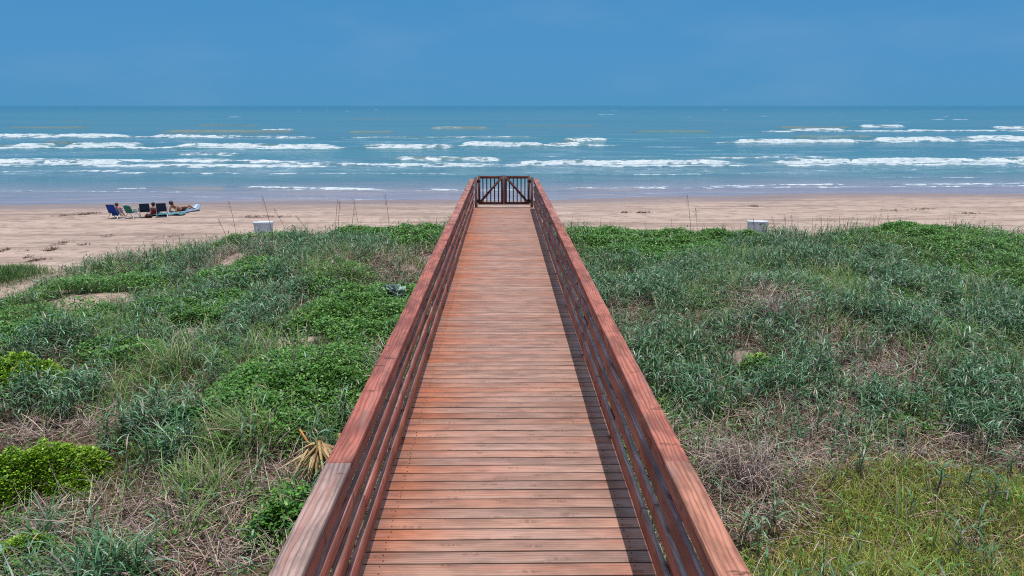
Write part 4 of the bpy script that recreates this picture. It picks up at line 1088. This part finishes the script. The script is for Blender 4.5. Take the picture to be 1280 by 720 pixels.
def skin_mesh(name, J, bones, rad, root_j):
    """grow one surface over a skeleton, then bake it to a plain mesh"""
    names = list(J); me = bpy.data.meshes.new(name)
    me.from_pydata([J[n] for n in names], [(names.index(a), names.index(b)) for a, b in bones], [])
    o = bpy.data.objects.new(name, me); COL.objects.link(o)
    sm = o.modifiers.new('skin', 'SKIN'); sm.use_smooth_shade = True
    for i, n in enumerate(names):
        r = rad[n]; r = (r, r) if not isinstance(r, tuple) else r
        me.skin_vertices[0].data[i].radius = r
        me.skin_vertices[0].data[i].use_root = (n == root_j)
    ss_ = o.modifiers.new('sub', 'SUBSURF'); ss_.levels = 2; ss_.render_levels = 2
    dg = bpy.context.evaluated_depsgraph_get(); dg.update()
    out = bpy.data.meshes.new_from_object(o.evaluated_get(dg))
    bpy.data.objects.remove(o); bpy.data.meshes.remove(me)
    out.name = name
    return out

def person(loc, rz, pose, skin, hair, top, bottom, label, sc=1.0):
    root = empty('person', loc, rz); root.scale = (sc, sc, sc); tag(root, label, 'person')
    J = pose
    bones = [('pelvis', 'belly'), ('belly', 'chest'), ('chest', 'neck'), ('neck', 'head'), ('head', 'crown'), ('head', 'nose')]
    rad = dict(pelvis=(.135, .11), belly=(.115, .09), chest=(.145, .10), neck=.052, head=(.078, .092), crown=.062, nose=.020)
    for s in 'LR':
        bones += [('chest', 'sh' + s), ('sh' + s, 'el' + s), ('el' + s, 'wr' + s), ('wr' + s, 'ha' + s), ('pelvis', 'hi' + s), ('hi' + s, 'kn' + s), ('kn' + s, 'an' + s), ('an' + s, 'to' + s)]
        rad.update({'sh' + s: .056, 'el' + s: .042, 'wr' + s: .028, 'ha' + s: (.036, .018), 'hi' + s: .088, 'kn' + s: .058, 'an' + s: .038, 'to' + s: (.034, .024)})
    me = skin_mesh('body', J, bones, rad, 'pelvis')
    bm = bmesh.new(); bm.from_mesh(me)
    for s in 'LR':                       # five fingers on each hand
        w_, h_ = Vector(J['wr' + s]), Vector(J['ha' + s]); d = (h_ - w_).normalized()
        sidev = d.cross(Vector((0, 0, 1)))
        sidev = sidev.normalized() if sidev.length > .1 else Vector((1, 0, 0))
        for k, ln in enumerate((.070, .082, .078, .062)):
            a = h_ + sidev * (.024 - .016 * k); m = a + d * ln * .6 + Vector((0, 0, -.008)); tube(bm, a, m, .0095, .0088, 6); tube(bm, m, m + d * ln * .45 + Vector((0, 0, -.014)), .0088, .006, 6)
        a = w_ + d * .03 + sidev * .022; m = a + (d + sidev).normalized() * .04; tube(bm, a, m, .011, .010, 6); tube(bm, m, m + d * .03, .010, .007, 6)
    bm.to_mesh(me); bm.free()
    link('body', me, skin, root, True)
    hd = Vector(J['head']); cr_ = Vector(J['crown']); ns = Vector(J['nose']); up = (cr_ - hd).normalized(); fw = (ns - hd).normalized()
    bm = bmesh.new(); bmesh.ops.create_uvsphere(bm, u_segments=16, v_segments=10, radius=.112)
    q = up.to_track_quat('Z', 'Y').to_matrix().to_4x4()
    for v in bm.verts:
        v.co.z *= 1.08
    bm.transform(Matrix.Translation(hd + up * .045 - fw * .022) @ q)
    face = [f for f in bm.faces if (f.calc_center_median() - hd).dot(fw) > .050 and (f.calc_center_median() - hd).dot(up) < .085]
    bmesh.ops.delete(bm, geom=face, context='FACES')
    bm_obj('hair', bm, hair, root, True)
    for s in (-1, 1):
        bm = bmesh.new(); sv = fw.cross(up).normalized(); bmesh.ops.create_uvsphere(bm, u_segments=8, v_segments=6, radius=.011, matrix=Matrix.Translation(hd + fw * .078 + sv * .032 * s + up * .012)); bm_obj('eye', bm, DARKP, root, True)
    if top is not None:
        TJ = {k: J[k] for k in ('pelvis', 'belly', 'chest', 'shL', 'shR')}
        for s in 'LR': TJ['sl' + s] = tuple(Vector(J['sh' + s]).lerp(Vector(J['el' + s]), .5))
        me = skin_mesh('top', TJ, [('pelvis', 'belly'), ('belly', 'chest'), ('chest', 'shL'), ('chest', 'shR'), ('shL', 'slL'), ('shR', 'slR')],
                       dict(pelvis=(.145, .12), belly=(.130, .105), chest=(.158, .115), shL=.068, shR=.068, slL=.060, slR=.060), 'belly')
        link('top', me, top, root, True)
    if bottom is not None:
        TJ = {'pelvis': J['pelvis']}
        for s in 'LR': TJ['hi' + s] = J['hi' + s]; TJ['th' + s] = tuple(Vector(J['hi' + s]).lerp(Vector(J['kn' + s]), .55))
        me = skin_mesh('shorts', TJ, [('pelvis', 'hiL'), ('pelvis', 'hiR'), ('hiL', 'thL'), ('hiR', 'thR')], dict(pelvis=(.152, .13), hiL=.104, hiR=.104, thL=.086, thR=.086), 'pelvis')
        link('shorts', me, bottom, root, True)
    return root

seat_pose = dict(pelvis=(0, -.10, .30), belly=(0, -.15, .44), chest=(0, -.20, .60), neck=(0, -.21, .74), head=(0, -.19, .84), crown=(0, -.195, .93), nose=(0, -.09, .835),
    shL=(-.18, -.20, .66), elL=(-.29, -.03, .47), wrL=(-.27, .19, .46), haL=(-.27, .27, .46), shR=(.18, -.20, .66), elR=(.29, -.03, .47), wrR=(.27, .19, .46), haR=(.27, .27, .46),
    hiL=(-.10, -.03, .29), knL=(-.12, .36, .38), anL=(-.12, .62, .07), toL=(-.13, .78, .035), hiR=(.10, -.03, .29), knR=(.12, .36, .38), anR=(.12, .62, .07), toR=(.13, .78, .035))
def shift(p, dz=0, ky=1.0, lean=0.0):
    out = {}
    for k, (a, b, c) in p.items(): out[k] = (a + lean * c, b * ky, c + dz)
    return out
p = at(146, 271.5, 0); p[2] = gzp(p)
pp = shift(seat_pose, .0); pp = {k: (v[0] + .13 * (v[2] > .5), v[1] + .16 * (v[2] > .4), v[2]) for k, v in pp.items()}
person(p, R(-8), pp, SK1, HAIR2, PINK, BLUEC, 'person in a pink top sitting in the royal blue beach chair', .74)
ground_pose = dict(pelvis=(0, 0, .11), belly=(0, -.05, .26), chest=(0, -.06, .43), neck=(0, -.02, .56), head=(0, .02, .655), crown=(0, .015, .745), nose=(0, .12, .65),
    shL=(-.18, -.05, .49), elL=(-.26, .13, .33), wrL=(-.12, .33, .36), haL=(-.06, .39, .37), shR=(.18, -.05, .49), elR=(.26, .13, .33), wrR=(.12, .33, .36), haR=(.06, .39, .37),
    hiL=(-.10, .06, .11), knL=(-.14, .40, .40), anL=(-.12, .62, .07), toL=(-.12, .77, .035), hiR=(.10, .06, .11), knR=(.14, .40, .40), anR=(.12, .62, .07), toR=(.12, .77, .035))
p = at(193, 268, 0); p[2] = gzp(p)
person(p, R(10), ground_pose, SK2, HAIR, REDC, BLUEC, 'dark haired person in red top and blue shorts sitting between the navy chairs', .80)
lie_pose = dict(pelvis=(0, 0, .13), belly=(0, -.20, .20), chest=(0, -.38, .32), neck=(0, -.50, .42), head=(0, -.55, .51), crown=(0, -.58, .60), nose=(0, -.45, .53),
    shL=(-.18, -.42, .36), elL=(-.22, -.55, .09), wrL=(-.24, -.32, .075), haL=(-.24, -.24, .075), shR=(.18, -.42, .36), elR=(.22, -.55, .09), wrR=(.24, -.32, .075), haR=(.24, -.24, .075),
    hiL=(-.10, .08, .12), knL=(-.12, .48, .17), anL=(-.12, .88, .085), toL=(-.14, .98, .16), hiR=(.10, .08, .12), knR=(.12, .48, .30), anR=(.12, .80, .085), toR=(.13, .95, .06))
mc = at(226, 264.0, 0); mc[2] = gzp(mc)
MR = R(-20)
person((mc[0] - .02, mc[1] + .02, mc[2] + .05), MR, lie_pose, SK2, HAIR2, None, DKC, 'tanned person in dark swimwear lying propped up on the pale beach mat', .95)
# the mat
root = empty('beach_mat', mc, MR); tag(root, 'long pale blue and white beach mat with a raised rounded end', 'beach mat')
def mat_piece(name, x0, x1, mt, n=16):
    bm = bmesh.new(); vs = []
    for i in range(n + 1):
        t = i / n; yy = -.85 + 2.05 * t; zz = .045 + .20 * sstep(.80, 1.0, np.array(t)) ** 1.5
        ww = 1 - .5 * float(sstep(.85, 1.0, np.array(t))) - .25 * float(sstep(.1, 0, np.array(t)))
        for x in (x0, (x0 + x1) / 2, x1): vs.append(bm.verts.new((x * ww, yy, float(zz) + (.012 if x == (x0 + x1) / 2 else 0))))
    for i in range(n):
        for j in range(2): bm.faces.new((vs[i * 3 + j], vs[i * 3 + j + 1], vs[i * 3 + j + 4], vs[i * 3 + j + 3]))
    o = bm_obj(name, bm, mt, root, True); m = o.modifiers.new('t', 'SOLIDIFY'); m.thickness = .05
PALEB = plain('pale_blue_vinyl', (.20, .31, .44, 1), .4, .4, .06, 10); WV = plain('white_vinyl', (.50, .53, .57, 1), .4, .4, .05, 10)
TEAL = plain('teal_cloth', (.06, .17, .19, 1), .8, .2, .2, 18)
mat_piece('middle_strip', -.115, .115, WV); mat_piece('side_strip', -.345, -.12, PALEB); mat_piece('side_strip', .12, .345, PALEB)
# towel between the chair and the mat
p = at(211, 267, 0); p[2] = gzp(p)
bm = bmesh.new(); n = 14; vs = []
for i in range(n + 1):
    for j in range(n + 1):
        vs.append(bm.verts.new((-.75 + 1.5 * i / n, -.40 + .8 * j / n, .035 + .05 * random.random() + .02 * math.sin(i * 1.3) * math.cos(j))))
for i in range(n):
    for j in range(n):
        a = i * (n + 1) + j; bm.faces.new((vs[a], vs[a + n + 1], vs[a + n + 2], vs[a + 1]))
o = bm_obj('beach_towel', bm, TEAL, None, True); o.location = p; o.rotation_euler = (0, 0, R(10)); m = o.modifiers.new('t', 'SOLIDIFY'); m.thickness = .012
tag(o, 'crumpled teal beach towel on the sand beside the beach mat', 'towel')
# bag in front of the navy chair
p = at(186, 270.8, 0); p[2] = gzp(p)
root = empty('beach_bag', p, R(20)); tag(root, 'small dark bag on the sand in front of the navy chairs', 'bag')
bm = bmesh.new(); box(bm, (0, 0, .09), (.34, .18, .18)); bmesh.ops.bevel(bm, geom=bm.edges[:], offset=.05, segments=3, affect='EDGES'); bm_obj('body', bm, DKC, root, True)
bm = bmesh.new(); pts = [Vector((-.10 + .2 * i / 8, 0, .175 + .09 * math.sin(math.pi * i / 8))) for i in range(9)]
for a, b in zip(pts, pts[1:]): tube(bm, a, b, .010, n=6)
bm_obj('handle', bm, DKC, root, True)
# white cooler between the chairs
p = at(178, 270.0, 0); p[2] = gzp(p)

# seaweed wrack and trodden clumps on the sand
rb = Ribbons()
for (px, py, rx, ry, n) in [(78, 266, 40, 2.2, 260), (60, 313, 20, 2, 90), (50, 325, 12, 2.0, 120), (92, 305, 30, 2, 60), (190, 296, 40, 2, 60), (3, 315, 4, 3, 60), (800, 266, 14, 1.6, 120), (960, 258, 20, 1.2, 90), (1130, 262, 60, 2, 120), (320, 270, 40, 2, 160), (560, 268, 30, 2, 60), (1215, 268, 50, 2, 80), (250, 305, 60, 4, 60), (60, 345, 30, 6, 60)]:
    c = at(px, py, 0); sx = rx * c[1] / F; sy = abs(at(px, py - ry, 0)[1] - at(px, py + ry, 0)[1]) / 2
    cl = rng.integers(1, 8); cxs = rng.normal(0, sx * .6, cl); cys = rng.normal(0, sy * .6, cl); w_ = rng.integers(0, cl, n)
    x = c[0] + cxs[w_] + rng.normal(0, sx * .12 + .04, n); y = c[1] + cys[w_] + rng.normal(0, sy * .12 + .03, n)
    rb.add(np.stack([x, y, gz_(x, y) + .01 + .02 * rng.random(n)], -1), rng.uniform(0, 6.28, n), rng.uniform(1.1, 1.6, n), rng.normal(.2, .3, n), rng.uniform(.06, .22, n), rng.uniform(.015, .04, n), 3, vary([((.10, .065, .045), 2), ((.16, .11, .085), 2)], n), 'leaf')
o = rb.build('seaweed_wrack', DRY); tag(o, kind='stuff', label='dark scraps of seaweed scattered on the sand', cat='seaweed')
